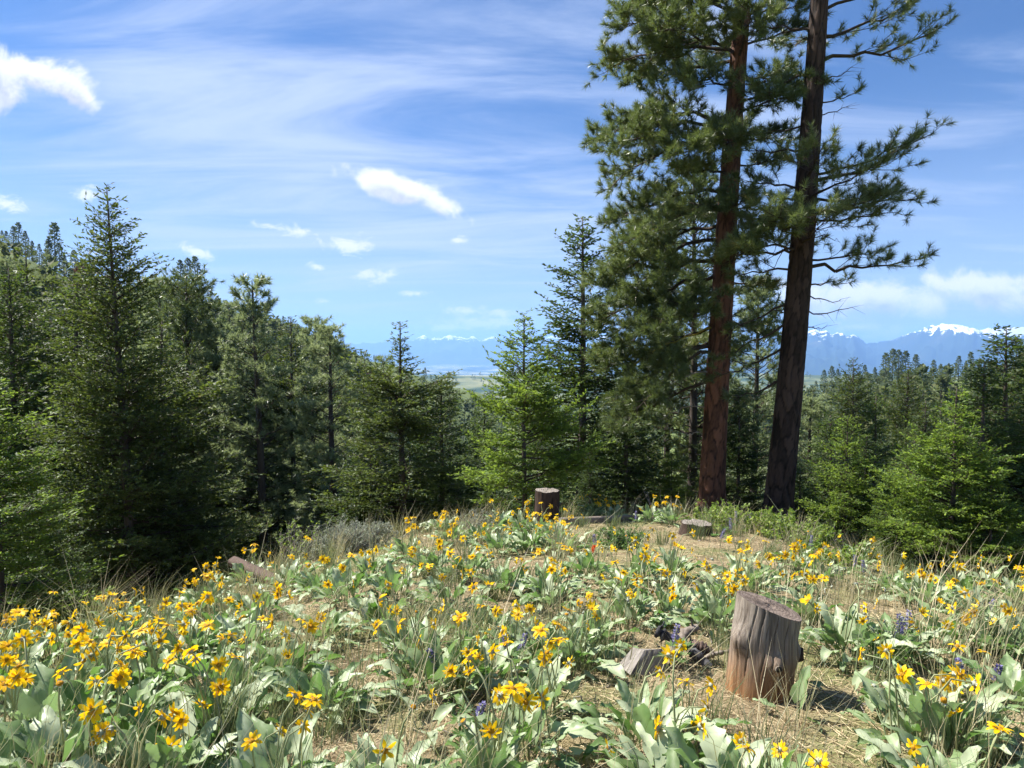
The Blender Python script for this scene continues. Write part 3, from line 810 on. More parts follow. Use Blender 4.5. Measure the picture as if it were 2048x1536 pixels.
plant_tree('pine_tree', 'pine_c', 380, 25, 548, 'grey green pine right behind the tallest left fir', group=LEFT, wide=1.1)
plant_tree('pine_tree', 'pine_b', 440, 25, 652, 'rounded pale pine between the tallest left fir and the narrow spire pine', group=LEFT, wide=1.2)
plant_tree('pine_tree', 'pine_a', 535, 23, 562, 'narrow pale spire pine with a knobbly bare looking top', group=LEFT, wide=1.05, base_px=524)
plant_tree('fir_tree', 'fir_c', 588, 25, 632, 'olive fir pressed against the right side of the spire pine', group=LEFT, wide=1.0)
plant_tree('pine_tree', 'pine_a', 622, 28, 640, 'slim pine with round top behind the olive fir beside the spire pine', group=LEFT, wide=1.0)
plant_tree('pine_tree', 'pine_a', 700, 22, 655, 'pale pine with dark trunk right of the spire pine group', group=LEFT, wide=1.2, base_px=676)
plant_tree('fir_tree', 'fir_c', 812, 19, 642, 'fir with a thin spindly leader over a broad bushy body', group=MID, wide=1.25, rz=1.1, base_px=806)
plant_tree('fir_tree', 'fir_d', 880, 21, 752, 'bushy dark fir right of the fir with the spindly leader', group=MID, wide=1.35)
plant_tree('fir_tree', 'fir_b', 965, 24, 800, 'low dark fir left of the bright young fir by the dark stump', group=MID, wide=1.3)
plant_tree('fir_tree', 'fir_d', 740, 20, 830, 'short fir at the foot of the spindly leader fir', group=MID, wide=1.3)
plant_tree('fir_tree', 'fir_y', 1050, 12.2, 626, 'bright green young fir with bare lower trunk beside the dark stump', group=MID, wide=0.96, rz=0.6)
plant_tree('fir_tree', 'fir_d', 1150, 17, 436, 'tall open dark fir with blue sky behind, right of the bright young fir', group=MID, wide=1.12, rz=2.0, base_px=1158)
plant_tree('fir_tree', 'fir_d', 1255, 15.5, 720, 'dark fir hidden under the drooping boughs of the red trunked pine', group=MID, wide=1.2)
plant_tree('pine_tree', 'pine_c', 1385, 18.5, 330, 'dense pine standing behind the red trunked pine', group=MID, wide=1.0, rz=0.4)
plant_tree('pine_tree', 'pine_c', 1335, 20, 480, 'second pine in the dense clump left of the red trunked pine', group=MID, wide=0.9, rz=3.4)
plant_tree('fir_tree', 'fir_z', 1345, 15.0, 905, 'small fresh green fir at the foot of the red trunked pine', group=MID, wide=1.3)
plant_tree('fir_tree', 'fir_d', 1180, 14.6, 905, 'low dull green fir behind the yellow flowers next to the dark stump', group=MID, wide=1.2)
plant_tree('fir_tree', 'fir_d', 1475, 17.5, 770, 'dark fir filling the gap between the two big pine trunks', group=MID, wide=1.1)
plant_tree('pine_tree', 'pine_b', 1510, 22, 560, 'slender open pine seen between the two big pine trunks', group=MID, wide=1.0, rz=4.0)
plant_tree('pine_tree', 'pine_b', 1622, 24, 800, 'young pine just right of the dark leaning pine trunk', group=RIGHT, wide=1.3)
plant_tree('fir_tree', 'fir_d', 1600, 17, 930, 'dull fir low behind the foot of the dark leaning pine', group=RIGHT, wide=1.2)
plant_tree('fir_tree', 'fir_a', 1712, 27, 716, 'tallest of the olive firs right of the dark leaning pine', group=RIGHT, wide=0.95)
plant_tree('fir_tree', 'fir_a', 1806, 28, 730, 'olive fir with broad rounded crown below the snowy mountain', group=RIGHT, wide=1.0)
plant_tree('fir_tree', 'fir_d', 1748, 21, 792, 'pointed mid green fir in front of the two olive firs', group=RIGHT, wide=0.95)
plant_tree('fir_tree', 'fir_z', 1690, 15.5, 835, 'feathery blue green fir right of the dark leaning pine', group=RIGHT, wide=0.95)
plant_tree('fir_tree', 'fir_z', 1790, 10.6, 925, 'small feathery fir beside the sunlit yellow green fir', group=RIGHT, wide=1.15)
plant_tree('fir_tree', 'fir_y', 1905, 9.6, 775, 'sunlit yellow green fir near the right edge', group=RIGHT, wide=1.05, rz=2.2)
plant_tree('fir_tree', 'fir_d', 2000, 14.5, 655, 'dark pointed fir rising at the right edge against the snowy mountain', group=RIGHT, wide=1.3)
plant_tree('fir_tree', 'fir_a', 1850, 22, 800, 'dense fir in the gap between the rounded olive fir and the sunlit fir', group=RIGHT, wide=1.2)
plant_tree('fir_tree', 'fir_d', 1735, 16, 870, 'dense green fir under the pointed mid green fir', group=RIGHT, wide=1.35)
plant_tree('fir_tree', 'fir_d', 1660, 20, 830, 'olive fir close to the right side of the dark leaning trunk', group=RIGHT, wide=1.3)
plant_tree('fir_tree', 'fir_y', 1985, 9.2, 935, 'low bright fir branches at the right edge beside the tall pale grass', group=RIGHT, wide=1.2)
plant_tree('fir_tree', 'fir_d', 1830, 14.5, 880, 'shaded fir directly behind the small feathery fir', group=RIGHT, wide=1.3)
plant_tree('fir_tree', 'fir_d', 1962, 13.6, 722, 'dense fir leaning against the left side of the dark pointed fir', group=RIGHT, wide=1.15)
plant_tree('fir_tree', 'fir_a', 2040, 15.5, 690, 'dense dark fir behind the fir cut off by the right edge', group=RIGHT, wide=0.9)
plant_tree('fir_tree', 'fir_d', 2075, 12.5, 735, 'fir cut off by the right picture edge', group=RIGHT, wide=1.2)
plant_tree('fir_tree', 'fir_c', 1880, 30, 800, 'olive fir half hidden behind the sunlit yellow green fir', group=RIGHT, wide=1.1)
plant_tree('fir_tree', 'fir_a', 200, 27, 640, 'dim fir in the shade behind the tallest left fir', group=LEFT, wide=1.1)
plant_tree('fir_tree', 'fir_b', 480, 32, 700, 'shaded fir between the pale pines left of the spire pine', group=LEFT, wide=1.1)
plant_tree('fir_tree', 'fir_a', 655, 30, 745, 'shaded fir filling the gap left of the pale pine with dark trunk', group=LEFT, wide=1.1)
plant_tree('fir_tree', 'fir_b', 1080, 26, 830, 'dark fir behind the bright young fir', group=MID, wide=1.2)
plant_tree('fir_tree', 'fir_a', 1420, 26, 800, 'dark fir behind the red trunk low in the shade', group=MID, wide=1.1)

for k_, (px_, top_, y_, var_, lb_) in enumerate([
        (335, 560, 46, 'pine_a', 'slim pine top peeping over the right shoulder of the tallest left fir'), (412, 585, 60, 'fir_c', 'slim dark spire just right of the grey green pine'), (462, 608, 70, 'pine_a', 'slim pine top left of the narrow spire pine'),
        (497, 622, 58, 'fir_c', 'dark slim fir touching the left side of the narrow spire pine'), (562, 640, 72, 'fir_c', 'dark slim fir touching the right side of the narrow spire pine'), (652, 664, 78, 'pine_a', 'slim pine between the round topped pine and the pale pine'),
        (672, 690, 60, 'fir_c', 'dark fir against the left side of the pale pine with dark trunk'), (732, 702, 72, 'fir_c', 'slim fir right of the pale pine with dark trunk'), (762, 716, 84, 'pine_a', 'slim pine left of the spindly leader fir'),
        (848, 765, 72, 'fir_c', 'slim fir top right of the spindly leader fir'), (908, 785, 84, 'pine_a', 'slim pine on the rim of the valley left of the bright young fir'), (948, 800, 95, 'fir_c', 'smallest slim fir on the rim of the valley left of the bright young fir'),
        (100, 545, 50, 'fir_c', 'slim fir right of the leftmost trunk against the hillside'), (20, 520, 52, 'pine_a', 'slim pine at the far left under the ridge trees')]):
    plant_tree('pine_tree' if var_ == 'pine_a' else 'fir_tree', var_, px_, y_, top_, lb_, group='slim trees on the near slope of the left hillside', wide=0.72 if var_ == 'fir_c' else 0.95)

# ------------------------------------------------------------------ the two big pines
def big_pine(name, base, lean, top_h, r_base, mat, label, limbs, seed, mats=('twig',), n_fill=(0, 0)):
    rng = np.random.default_rng(seed)
    o = link(name, None, None, tuple(base)); tagit(o, label, 'tree', 'big pines on the knoll')
    zs = np.concatenate([np.arange(-0.5, 9.6, 0.045), np.arange(9.6, top_h, 0.15), [top_h]])
    k = 72; th = np.arange(k) / k * 2 * np.pi
    def axis(z):
        z = np.asarray(z, float); zc = np.maximum(z, 0)
        return np.stack([lean[0] * zc + lean[2] * zc * zc, lean[1] * zc, z], -1)
    def rad(z):
        return r_base * (np.clip(1 - z / top_h, 0, 1) ** 0.62) * (1 + 0.50 * np.exp(-np.maximum(z, 0) / 0.30)) + 0.015
    Z, TH = np.meshgrid(zs, th, indexing='ij')
    ed, idv = worley_edge(TH / (2 * np.pi) * 11 + 0.35 * fbm(TH * 2, Z * 3, 3), Z * 2.3 + 0.5 * fbm(TH * 3 + 9, Z * 4, 3), 11)
    ed2, id2 = worley_edge(TH / (2 * np.pi) * 34, Z * 9, 34)
    plate = np.clip(ed / 0.22, 0, 1) ** 0.6
    RR = rad(Z) * (0.91 + 0.11 * plate + 0.03 * idv + 0.012 * np.clip(ed2 / 0.3, 0, 1) + 0.05 * np.cos(TH * 5 + seed) * np.exp(-np.maximum(Z, 0) / 0.3))
    ax = axis(Z)
    v = np.stack([ax[..., 0] + RR * np.cos(TH), ax[..., 1] + RR * np.sin(TH), Z], -1)
    nz = len(zs); i = np.arange(nz - 1)[:, None] * k; j = np.arange(k)[None]; j2 = (j + 1) % k
    q = np.stack([i + j, i + j2, i + k + j2, i + k + j], -1).reshape(-1, 4)
    tint = np.clip(plate * (0.35 + 0.55 * idv) + 0.15 * np.clip(ed2 / 0.3, 0, 1), 0, 1)
    mb = MB(); mb.add(v.reshape(-1, 3), None, q, tint.reshape(-1))
    link('trunk', mb.mesh(name + '_trunk', mat, True), o)
    for lb in limbs:
        z, az, L, a, b = lb[:5]
        dens = lb[5] if len(lb) > 5 else 1.0
        smin = lb[6] if len(lb) > 6 else 0.28
        wm = lb[7] if len(lb) > 7 else 'twig'
        az = R(az)
        dh = np.array([[math.sin(az), math.cos(az), 0]])     # azimuth: 0 = away from camera, 90 = right, -90 = left, 180 = towards camera
        org = axis(z)[None] + dh * rad(z) * 0.6
        mw, mf = MB(), MB()
        if dens > 0:
            pine_limbs(rng, org, dh, np.array([L]), np.array([a]), np.array([b]), mw, mf, 50, 0.155, (0.0105 if seed == 71 else 0.0085), (0.082 if seed == 71 else 0.125) / dens, smin, 0.017, 0.48 + 0.14 * rng.random(), (0.082 if seed == 71 else 0.125) / dens, 0.55)
        else:   # dead bare limb
            S = np.linspace(0, 1, 9); P_ = np.array([branch_pts(org, dh, np.array([L]), np.array([a]), np.array([b]), np.array([s]))[0] for s in S]) + rng.normal(size=(9, 3)) * 0.02
            tube(mw, P_, 0.013 * (1 - 0.8 * S) * (0.6 + L * 0.5) + 0.002, 6, 0.6)
            m = int(5 + L * 5); s = rng.integers(2, 9, m); d = unit(unit(rng.normal(size=(m, 3))) + dh * 0.9 - UP * 0.2)
            sticks(mw, P_[s], P_[s] + d * (0.10 + 0.25 * rng.random(m))[:, None], 0.004, 0.0015, 0.6)
        bo = link('branch', mw.mesh('branch', M[wm]), o)
        if dens > 0:
            link('needles', mf.mesh('needles', M['pine_needle']), bo)
    return o

# height above base, azimuth, length, start slope, curve, density, bare part
b1 = at_depth(1422, 1010, 14.0); z1 = Hs(b1[0], b1[1])
b2 = at_depth(1552, 1040, 13.4); z2 = Hs(b2[0], b2[1])
def hz_(py, Y, zb):
    return CAM_Z + ray(1500, py)[1] * Y - zb
h1 = lambda py: hz_(py, 14.0, z1)
h2 = lambda py: hz_(py, 13.4, z2)
limbs1 = []
rg = np.random.default_rng(77)
for py, az, L, a, b in [(-60, -95, 2.3, 0.25, -0.1), (20, -80, 2.3, 0.2, -0.05), (60, -100, 2.4, 0.2, -0.22), (100, -88, 2.5, 0.15, -0.25), (120, -60, 2.2, 0.1, -0.10), (110, -125, 2.2, 0.05, -0.1),
                        (235, -90, 2.6, 0.25, -0.42), (255, -110, 2.6, 0.15, -0.45), (275, -70, 2.4, 0.1, -0.4), (290, -140, 2.0, 0.0, -0.3), (385, -85, 2.5, 0.1, -0.35), (420, -120, 2.5, 0.0, -0.35), (450, -60, 2.4, -0.1, -0.2),
                        (480, -92, 2.7, -0.1, -0.25), (520, -105, 2.7, -0.1, -0.3), (550, -75, 2.6, -0.2, -0.15), (585, -130, 2.4, -0.2, -0.2), (610, -90, 2.5, -0.25, -0.2), (650, -70, 2.3, -0.35, -0.05),
                        (690, -100, 2.3, -0.15, -0.4), (705, -118, 2.2, -0.1, -0.5), (760, -85, 1.9, -0.3, -0.25),
                        (30, 80, 1.3, 0.3, 0.0), (90, 100, 1.4, 0.2, 0.0), (150, 60, 1.5, 0.1, 0.05), (200, 110, 1.5, 0.0, 0.1), (280, 85, 1.1, 0.2, -0.2), (330, 70, 1.3, 0.1, 0.1), (470, 40, 1.3, 0.0, 0.1), (560, 70, 1.2, -0.1, 0.0), (640, 60, 1.3, -0.2, 0.0),
                        (10, 170, 1.6, 0.2, 0.0), (120, 190, 1.7, 0.1, 0.0), (60, 215, 1.6, 0.1, 0.0), (180, 230, 1.6, 0.0, -0.1), (230, 160, 1.4, 0.0, -0.1), (350, 225, 1.7, 0.0, -0.15), (420, 190, 1.5, 0.05, -0.1), (600, 215, 1.6, -0.1, -0.2), (300, 205, 1.6, 0.0, -0.1), (500, 165, 1.9, 0.28, -0.15), (540, 185, 1.8, 0.22, -0.15), (60, 0, 2.0, 0.1, 0), (230, 10, 2.0, 0.0, 0), (400, -10, 2.2, 0, -0.1), (560, 0, 2.0, -0.1, 0), (680, -20, 2.0, -0.2, 0)]:
    limbs1.append((h1(py), az, L * (0.90 if 320 < py < 700 else 0.97), a, b, 1.0, 0.25))
for py, az, L in ((-150, -90, 2.0), (-160, 60, 1.5), (-230, 180, 1.7), (-240, -40, 1.8), (-320, 90, 1.4), (-330, -110, 1.7), (-400, 20, 1.3), (-420, 200, 1.3), (-490, -80, 1.2), (-500, 100, 1.1), (-570, 0, 0.9), (-580, 180, 0.9), (-640, -60, 0.6)):
    limbs1.append((h1(py), az, L, 0.35, 0.1, 0.8, 0.25))
for py, az, L, a, b, wm in ((655, -95, 1.6, -0.2, -0.25, 'lichen'), (590, -80, 1.9, -0.15, -0.2, 'lichen'), (745, -100, 1.2, 0.2, -0.7, 'deadtwig'), (815, -85, 1.0, 0.3, -0.6, 'deadtwig'), (870, -60, 0.6, 0.2, -0.3, 'deadtwig'), (800, 85, 0.5, 0.1, -0.2, 'twig'), (720, 60, 0.8, 0.0, -0.2, 'twig')):
    limbs1.append((h1(py), az, L, a, b, 0, 0, wm))
big_pine('pine_tree', (b1[0], b1[1], z1), (0.030, 0.0, 0.0018), h1(-700), 0.226, M['bark_red'], 'big pine with red brown plated bark, left of the two tall trunks', limbs1, 71)
limbs2 = []
for py, az, L, a, b, dn in [(120, 85, 2.45, 0.12, 0.14, 0.8), (70, 70, 2.3, 0.25, 0.15, 0.8), (20, 100, 2.0, 0.4, 0.1, 0.8), (-40, 80, 2.0, 0.4, 0.1, 0.9), (205, 85, 0.85, 0.0, 0.35, 0.7),
                        (362, 88, 2.4, 0.12, 0.30, 0.85), (350, 110, 1.7, 0.1, 0.2, 0.9), (395, 75, 1.9, 0.0, 0.1, 0.9), (420, 98, 2.0, 0.0, 0.10, 0.85), (440, 120, 1.5, -0.1, 0.1, 0.9),
                        (535, 88, 2.25, -0.05, 0.14, 0.75), (520, 110, 1.3, 0.0, 0.1, 0.85), (570, 80, 1.0, 0.0, 0.15, 0.6),
                        (380, -95, 1.3, 0.2, -0.1, 0.9), (410, -75, 1.5, 0.0, 0.0, 0.9), (300, -90, 1.2, -0.05, 0.05, 0.6), (250, -80, 1.0, -0.2, 0.1, 0.5), (150, -85, 1.5, -0.2, 0.1, 0.9), (60, -90, 1.5, 0.0, 0.1, 0.9), (190, -100, 1.3, -0.2, 0.2, 0.7),
                        (400, 170, 1.6, 0.05, 0.05, 1.0), (360, 195, 1.5, 0.1, 0.0, 1.0), (430, 150, 1.5, -0.05, 0.1, 1.0), (480, 215, 1.9, 0.10, 0.0, 1.0), (490, 195, 2.0, 0.05, 0.05, 1.0), (500, 235, 1.6, 0.05, -0.05, 1.0), (510, -92, 1.6, 0.1, -0.1, 0.9),
                        (540, -100, 1.3, 0.0, -0.1, 0.8), (600, -85, 1.2, -0.6, 0.1, 0.6), (640, -95, 1.4, -0.7, 0.2, 0.6), (690, -80, 1.4, -0.6, 0.1, 0.5), (760, -90, 1.1, -0.5, 0.2, 0.5),
                        (380, 0, 1.5, 0, 0.1, 0.9), (480, 20, 1.5, 0, 0.1, 0.9), (60, 10, 1.8, 0.2, 0.1, 0.8)]:
    limbs2.append((h2(py), az, L * (0.94 if 60 < az < 130 else 1.0), a, b, dn, 0.22))
for py, az, L in ((-120, 90, 1.9), (-140, -60, 1.6), (-210, 180, 1.7), (-230, 40, 1.8), (-310, -90, 1.4), (-330, 110, 1.6), (-410, 0, 1.3), (-420, 200, 1.3), (-500, -80, 1.1), (-510, 100, 1.1), (-580, 20, 0.9), (-640, 180, 0.7)):
    limbs2.append((h2(py), az, L, 0.35, 0.1, 0.8, 0.25))
for py, az, L, a, b in ((232, 92, 0.55, 0.2, 0.1), (160, 95, 0.6, 0.1, 0.3), (470, 95, 0.5, -0.1, -0.1), (455, -90, 0.5, -0.6, -0.5), (470, -100, 0.5, -0.8, -0.6), (590, 90, 0.7, -0.3, 0.15), (620, 85, 0.95, -0.25, 0.3), (650, 80, 0.5, -0.3, 0.2), (625, -85, 0.45, 0.1, 0.2), (465, 90, 0.35, 0.15, 0)):
    limbs2.append((h2(py), az, L, a, b, 0, 0, 'twig'))
big_pine('pine_tree', (b2[0], b2[1], z2), (0.085, 0.0, -0.0022), h2(-720), 0.240, M['bark_dark'], 'big dark barked pine leaning right, right of the two tall trunks', limbs2, 72)

# ------------------------------------------------------------------ far conifers
def far_template(seed, n, kind):
    rng = np.random.default_rng(seed)
    mb = MB()
    t = rng.random(n) ** 0.9
    prof = (1 - t) ** (0.8 if kind else 0.6) * (0.25 if kind else 0.21) + 0.014
    az = rng.random(n) * 6.283
    rr = prof * np.sqrt(rng.random(n)) * (0.8 + 0.4 * rng.random(n))
    P_ = np.stack([rr * np.cos(az), rr * np.sin(az), 0.06 + 0.94 * t], 1)
    d = unit(np.stack([np.cos(az), np.sin(az), -0.25 + 0.9 * t + rng.normal(size=n) * 0.4], 1))
    k = math.sqrt(110 / n)
    diamonds(mb, P_ - d * 0.02, d, (0.09 + 0.06 * rng.random(n)) * k, 0.075 * k, rng, np.clip(rng.normal(0.4, 0.22, n), 0, 1), 0.5)
    tk = MB(); tube(tk, np.array([[0, 0, -0.06], [0, 0, 0.5], [0, 0, 1.0]]), [0.018, 0.011, 0.002], 5, 0.3)
    return mb, tk
FT = [far_template(200 + i, 560, i % 2) for i in range(6)]
FTM = [(a.mesh('far_crown', M['far_green']), b.mesh('far_trunk', M['bark_fir'])) for a, b in FT]
def skyline(specs, group, words_):
    for i, (px, py_top, Y, var) in enumerate(specs):
        a, s = ray(px, py_top)
        x = a * Y; zb = Hs(x, Y); ht_ = CAM_Z + s * Y - zb
        ht_ = max(ht_, 5)
        o = link('pine_tree' if var % 2 == 0 else 'fir_tree', None, None, (x, Y, zb), (0, 0, px * 0.7), ht_)
        tagit(o, words_(i, px), 'tree', group)
        link('trunk', FTM[var % 6][1], o); link('crown', FTM[var % 6][0], o)
ORD = ['first', 'second', 'third', 'fourth', 'fifth', 'sixth', 'seventh', 'eighth', 'ninth', 'tenth', 'eleventh', 'twelfth', 'thirteenth', 'fourteenth', 'fifteenth', 'sixteenth', 'seventeenth', 'eighteenth', 'nineteenth', 'twentieth',
       'twenty-first', 'twenty-second', 'twenty-third', 'twenty-fourth', 'twenty-fifth', 'twenty-sixth', 'twenty-seventh', 'twenty-eighth', 'twenty-ninth', 'thirtieth', 'thirty-first', 'thirty-second', 'thirty-third', 'thirty-fourth', 'thirty-fifth', 'thirty-sixth', 'thirty-seventh', 'thirty-eighth', 'thirty-ninth', 'fortieth', 'forty-first', 'forty-second']
rs = random.Random(4)
ls = [(4, 480, 190, 3), (12, 462, 196, 0), (26, 452, 195, 2), (36, 445, 198, 2), (50, 462, 200, 1), (64, 482, 204, 3), (78, 488, 208, 1), (97, 474, 212, 5), (108, 446, 214, 2), (118, 486, 216, 1), (128, 508, 220, 3), (148, 500, 226, 0), (170, 520, 230, 1), (360, 520, 270, 0), (375, 516, 275, 2), (390, 513, 280, 4), (402, 560, 284, 3),
      (423, 582, 295, 1), (437, 600, 300, 0), (452, 604, 305, 3), (470, 594, 315, 2), (484, 612, 320, 5), (498, 592, 325, 4), (512, 605, 330, 1), (566, 632, 350, 0), (576, 640, 360, 3), (645, 668, 395, 2), (655, 664, 398, 1), (672, 672, 405, 4), (684, 668, 412, 0),
      (722, 700, 450, 1), (735, 706, 465, 3), (748, 712, 478, 0), (768, 722, 490, 5), (850, 735, 560, 2), (862, 750, 570, 3), (905, 765, 600, 0)]
skyline(ls, 'small trees on the left ridge skyline', lambda i, p: '%s small tree from the left along the left ridge skyline' % ORD[i])
rsx = [(1615, 775, 430, 1), (1632, 762, 425, 0), (1648, 740, 415, 2), (1664, 732, 410, 4), (1676, 738, 405, 3), (1690, 745, 400, 1), (1730, 730, 380, 0), (1750, 735, 372, 3), (1772, 706, 362, 2), (1786, 698, 356, 4), (1798, 700, 352, 0), (1812, 702, 350, 2), (1832, 709, 345, 4),
       (1850, 738, 340, 1), (1868, 720, 335, 2), (1882, 728, 330, 0), (1898, 727, 328, 5), (1918, 712, 322, 4), (1932, 722, 318, 1), (1942, 704, 315, 2), (1960, 718, 312, 0), (2034, 676, 180, 2), (2052, 690, 175, 4)]
skyline(rsx, 'small trees on the right ridge skyline', lambda i, p: '%s small tree from the left along the right ridge skyline' % ORD[i])

M['dead_brown'] = foliage('dead_brown_needles', [(0.0, (0.06, 0.032, 0.024)), (0.5, (0.13, 0.072, 0.052)), (1.0, (0.22, 0.13, 0.09))], (0.2, 0.1, 0.06), 0.25, 0.7, 0.2, 0.5)
DEADM = [far_template(260 + i, 420, i % 2)[0].mesh('brown_crown', M['dead_brown']) for i in range(2)]
for i, (px, py_top, Y, lb) in enumerate(((655, 690, 150, 'brown dead conifer on the left hillside right of the spire pine'), (740, 735, 190, 'brown dead conifer left of the fir with the spindly leader'), (160, 535, 120, 'brown dead conifer on the left slope behind the tallest left fir'))):
    a, s = ray(px, py_top); x = a * Y; zb = Hs(x, Y); ht_ = max(CAM_Z + s * Y - zb, 6)
    o = tagit(link('dead_conifer', None, None, (x, Y, zb), (0, 0, px * 0.3), ht_), lb, 'tree', 'dead brown conifers on the left hillside')
    link('trunk', FTM[i][1], o); link('crown', DEADM[i % 2], o)

def forest(name, n, ph0, ph1, r0, r1, label, seed, dens_thr=-0.05, hmin=8, hmax=15, small=140, tmat='far_green', allow=None):
    rng = np.random.default_rng(seed)
    T = [far_template(400 + i, small, i % 2) for i in range(5)]
    TV = [np.concatenate(a.v) for a, b in T]; TF = [np.concatenate(a.f3) for a, b in T]; TT = [np.concatenate(a.t) for a, b in T]
    KV = [np.concatenate(b.v) for a, b in T]; KF = [np.concatenate(b.f4) for a, b in T]
    mb = MB(); made = 0
    while made < n:
        ph = R(ph0) + (R(ph1) - R(ph0)) * rng.random(400); rr = np.sqrt(r0 ** 2 + (r1 ** 2 - r0 ** 2) * rng.random(400))
        X = rr * np.sin(ph); Y = rr * np.cos(ph); Z = H(X, Y)
        ok = fbm(X / 40 + seed, Y / 40, 3) > dens_thr
        for q in np.nonzero(ok)[0]:
            ht_ = hmin + (hmax - hmin) * rng.random()
            if allow is not None and not allow(X[q], Y[q], Z[q] + ht_): continue
            i = rng.integers(5); c = rng.random() * 6.283; co, si = math.cos(c), math.sin(c)
            v = TV[i] * ht_; v = np.stack([v[:, 0] * co - v[:, 1] * si + X[q], v[:, 0] * si + v[:, 1] * co + Y[q], v[:, 2] + Z[q]], 1)
            mb.add(v, TF[i], None, np.clip(TT[i] + rng.normal() * 0.15, 0, 1))
            mb.add(KV[i] * ht_ + np.array([X[q], Y[q], Z[q]]), None, KF[i], 0.3, 1)
            made += 1
            if made >= n: break
    o = link(name, mb.mesh(name, [M[tmat], M['bark_fir']]))
    return tagit(o, label, 'forest', None, 'stuff')
def below(lines):
    xs = [p[0] for p in lines]; ys = [p[1] for p in lines]
    def f(x, y, z):
        px = 1024 + F * x / y; py = 700 - (z - CAM_Z) / y * F
        return py > np.interp(px, xs, ys)
    return f
forest('forest', 760, -50, -10, 60, 300, 'conifer wood covering the left hillside below its skyline', 1, -0.10, allow=below([(-800, 440), (0, 470), (150, 515), (350, 560), (500, 610), (650, 670), (750, 715), (900, 765), (1000, 785)]))
forest('forest', 420, -14, 24, 75, 800, 'conifer wood in the draw below the middle of the meadow', 2, -0.25, small=90, allow=below([(600, 690), (750, 728), (850, 750), (930, 778), (1024, 786), (1500, 790), (1620, 775)]))
forest('forest', 350, 19, 48, 60, 460, 'conifer wood on the right hand slope below the snowy mountain', 3, -0.2, small=140, allow=below([(1400, 790), (1600, 775), (1750, 740), (1850, 730), (2048, 710), (3000, 690)]))
forest('forest', 420, -16, 30, 2200, 3900, 'scattered pines on the pale grassy bench of the valley', 4, 0.08, 10, 20, small=26)

# ------------------------------------------------------------------ stumps, logs, driftwood
def wood_body(path, rad, k, seed, grooves=14, depth=0.05, cracks=(), lobes=0.04):
    """lathe-like log along a path with grain grooves and open drying cracks; returns verts, quads, tint"""
    rng = np.random.default_rng(seed)
    P_ = np.asarray(path, float); n = len(P_)
    T = unit(np.gradient(P_, axis=0)); ref = np.array([0, 1.0, 0]) if abs(T[:, 1]).mean() < 0.7 else np.array([1.0, 0, 0])
    A = unit(np.cross(ref[None], T)); B = np.cross(T, A)
    th = np.arange(k) / k * 2 * np.pi
    s = np.linspace(0, 1, n)
    TH, S = np.meshgrid(th, s)
    RR = np.asarray(rad)[:, None] * (1 + lobes * np.cos(TH * 3 + seed) + lobes * 0.6 * np.cos(TH * 5 + 1.3 * seed + S))
    g = fbm(np.cos(TH) * grooves * 0.5 + 30, np.sin(TH) * grooves * 0.5 + S * 0.35, 4)
    RR = RR * (1 + depth * 0.6 * g)
    tint = np.full(TH.shape, 0.6)
    for (c, wd, s0, s1) in cracks:
        wob = 0.05 * np.sin(S * 4 + c) + 0.02 * np.sin(S * 17 + c)
        d = np.abs((TH - c - wob + np.pi) % (2 * np.pi) - np.pi)
        m = np.clip(1 - d / wd, 0, 1) * np.clip((S - s0) * 12, 0, 1) * np.clip((s1 - S) * 12, 0, 1)
        RR = RR * (1 - 0.05 * m); tint = np.minimum(tint, 0.6 - 0.62 * m)
    v = P_[:, None] + RR[..., None] * (A[:, None] * np.cos(TH)[..., None] + B[:, None] * np.sin(TH)[..., None])
    i = np.arange(n - 1)[:, None] * k; j = np.arange(k)[None]; j2 = (j + 1) % k
    q = np.stack([i + j, i + j2, i + k + j2, i + k + j], -1).reshape(-1, 4)
    return v, q, tint.reshape(-1)
def disc_face(rim, rows=7, rough=0.004, seed=0, drop=0.0):
    rng = np.random.default_rng(seed); k = len(rim); c = rim.mean(0)
    f = np.linspace(1, 0, rows)
    nrm = unit(np.cross(rim[k // 4] - c, rim[0] - c)); nrm = nrm * np.sign(nrm[2] if abs(nrm[2]) > 0.01 else 1)
    v = np.concatenate([c + (rim - c) * q + nrm * (rng.normal(size=(k, 1)) * rough * (0 if q == 1 else 1) - drop * (1 - q)) for q in f[:-1]] + [c[None]])
    i = np.arange(rows - 2)[:, None] * k; j = np.arange(k)[None]; j2 = (j + 1) % k
    q = np.stack([i + j, i + j2, i + k + j2, i + k + j], -1).reshape(-1, 4)
    l = (rows - 2) * k; jj = np.arange(k)
    f3 = np.stack([l + jj, l + (jj + 1) % k, np.full(k, (rows - 1) * k)], 1)
    return v, q, f3
# near grey stump
sb = ground_px(1536, 1402)
sb = np.array([sb[0], sb[1] + 0.12, Hs(sb[0], sb[1] + 0.12)])
SY = sb[1]
stump = link('tree_stump', None, None, tuple(sb)); tagit(stump, 'grey weathered stump with slanted cut top and orange brown base in the foreground', 'stump', 'old cut stumps')
SH = 0.50
zs = np.linspace(-0.08, SH, 46)
path = np.stack([0.045 * np.clip(zs / SH, 0, 1) ** 1.2, 0 * zs, zs], 1)
rad = 0.156 + 0.004 * np.exp(-((zs - 0.0) / 0.12) ** 2) - 0.003 * zs / SH
K = 240
v, q, tint = wood_body(path, rad, K, 3, 16, 0.020, cracks=((4.95, 0.045, 0.05, 0.98), (4.35, 0.034, 0.25, 0.9), (3.9, 0.032, 0.3, 1.1), (4.6, 0.03, 0.4, 1.1), (5.5, 0.034, 0.2, 1.1), (3.6, 0.03, 0.1, 0.9), (4.15, 0.03, 0.55, 1.1), (5.2, 0.03, 0.5, 1.1), (0.8, 0.04, 0.1, 0.9)))
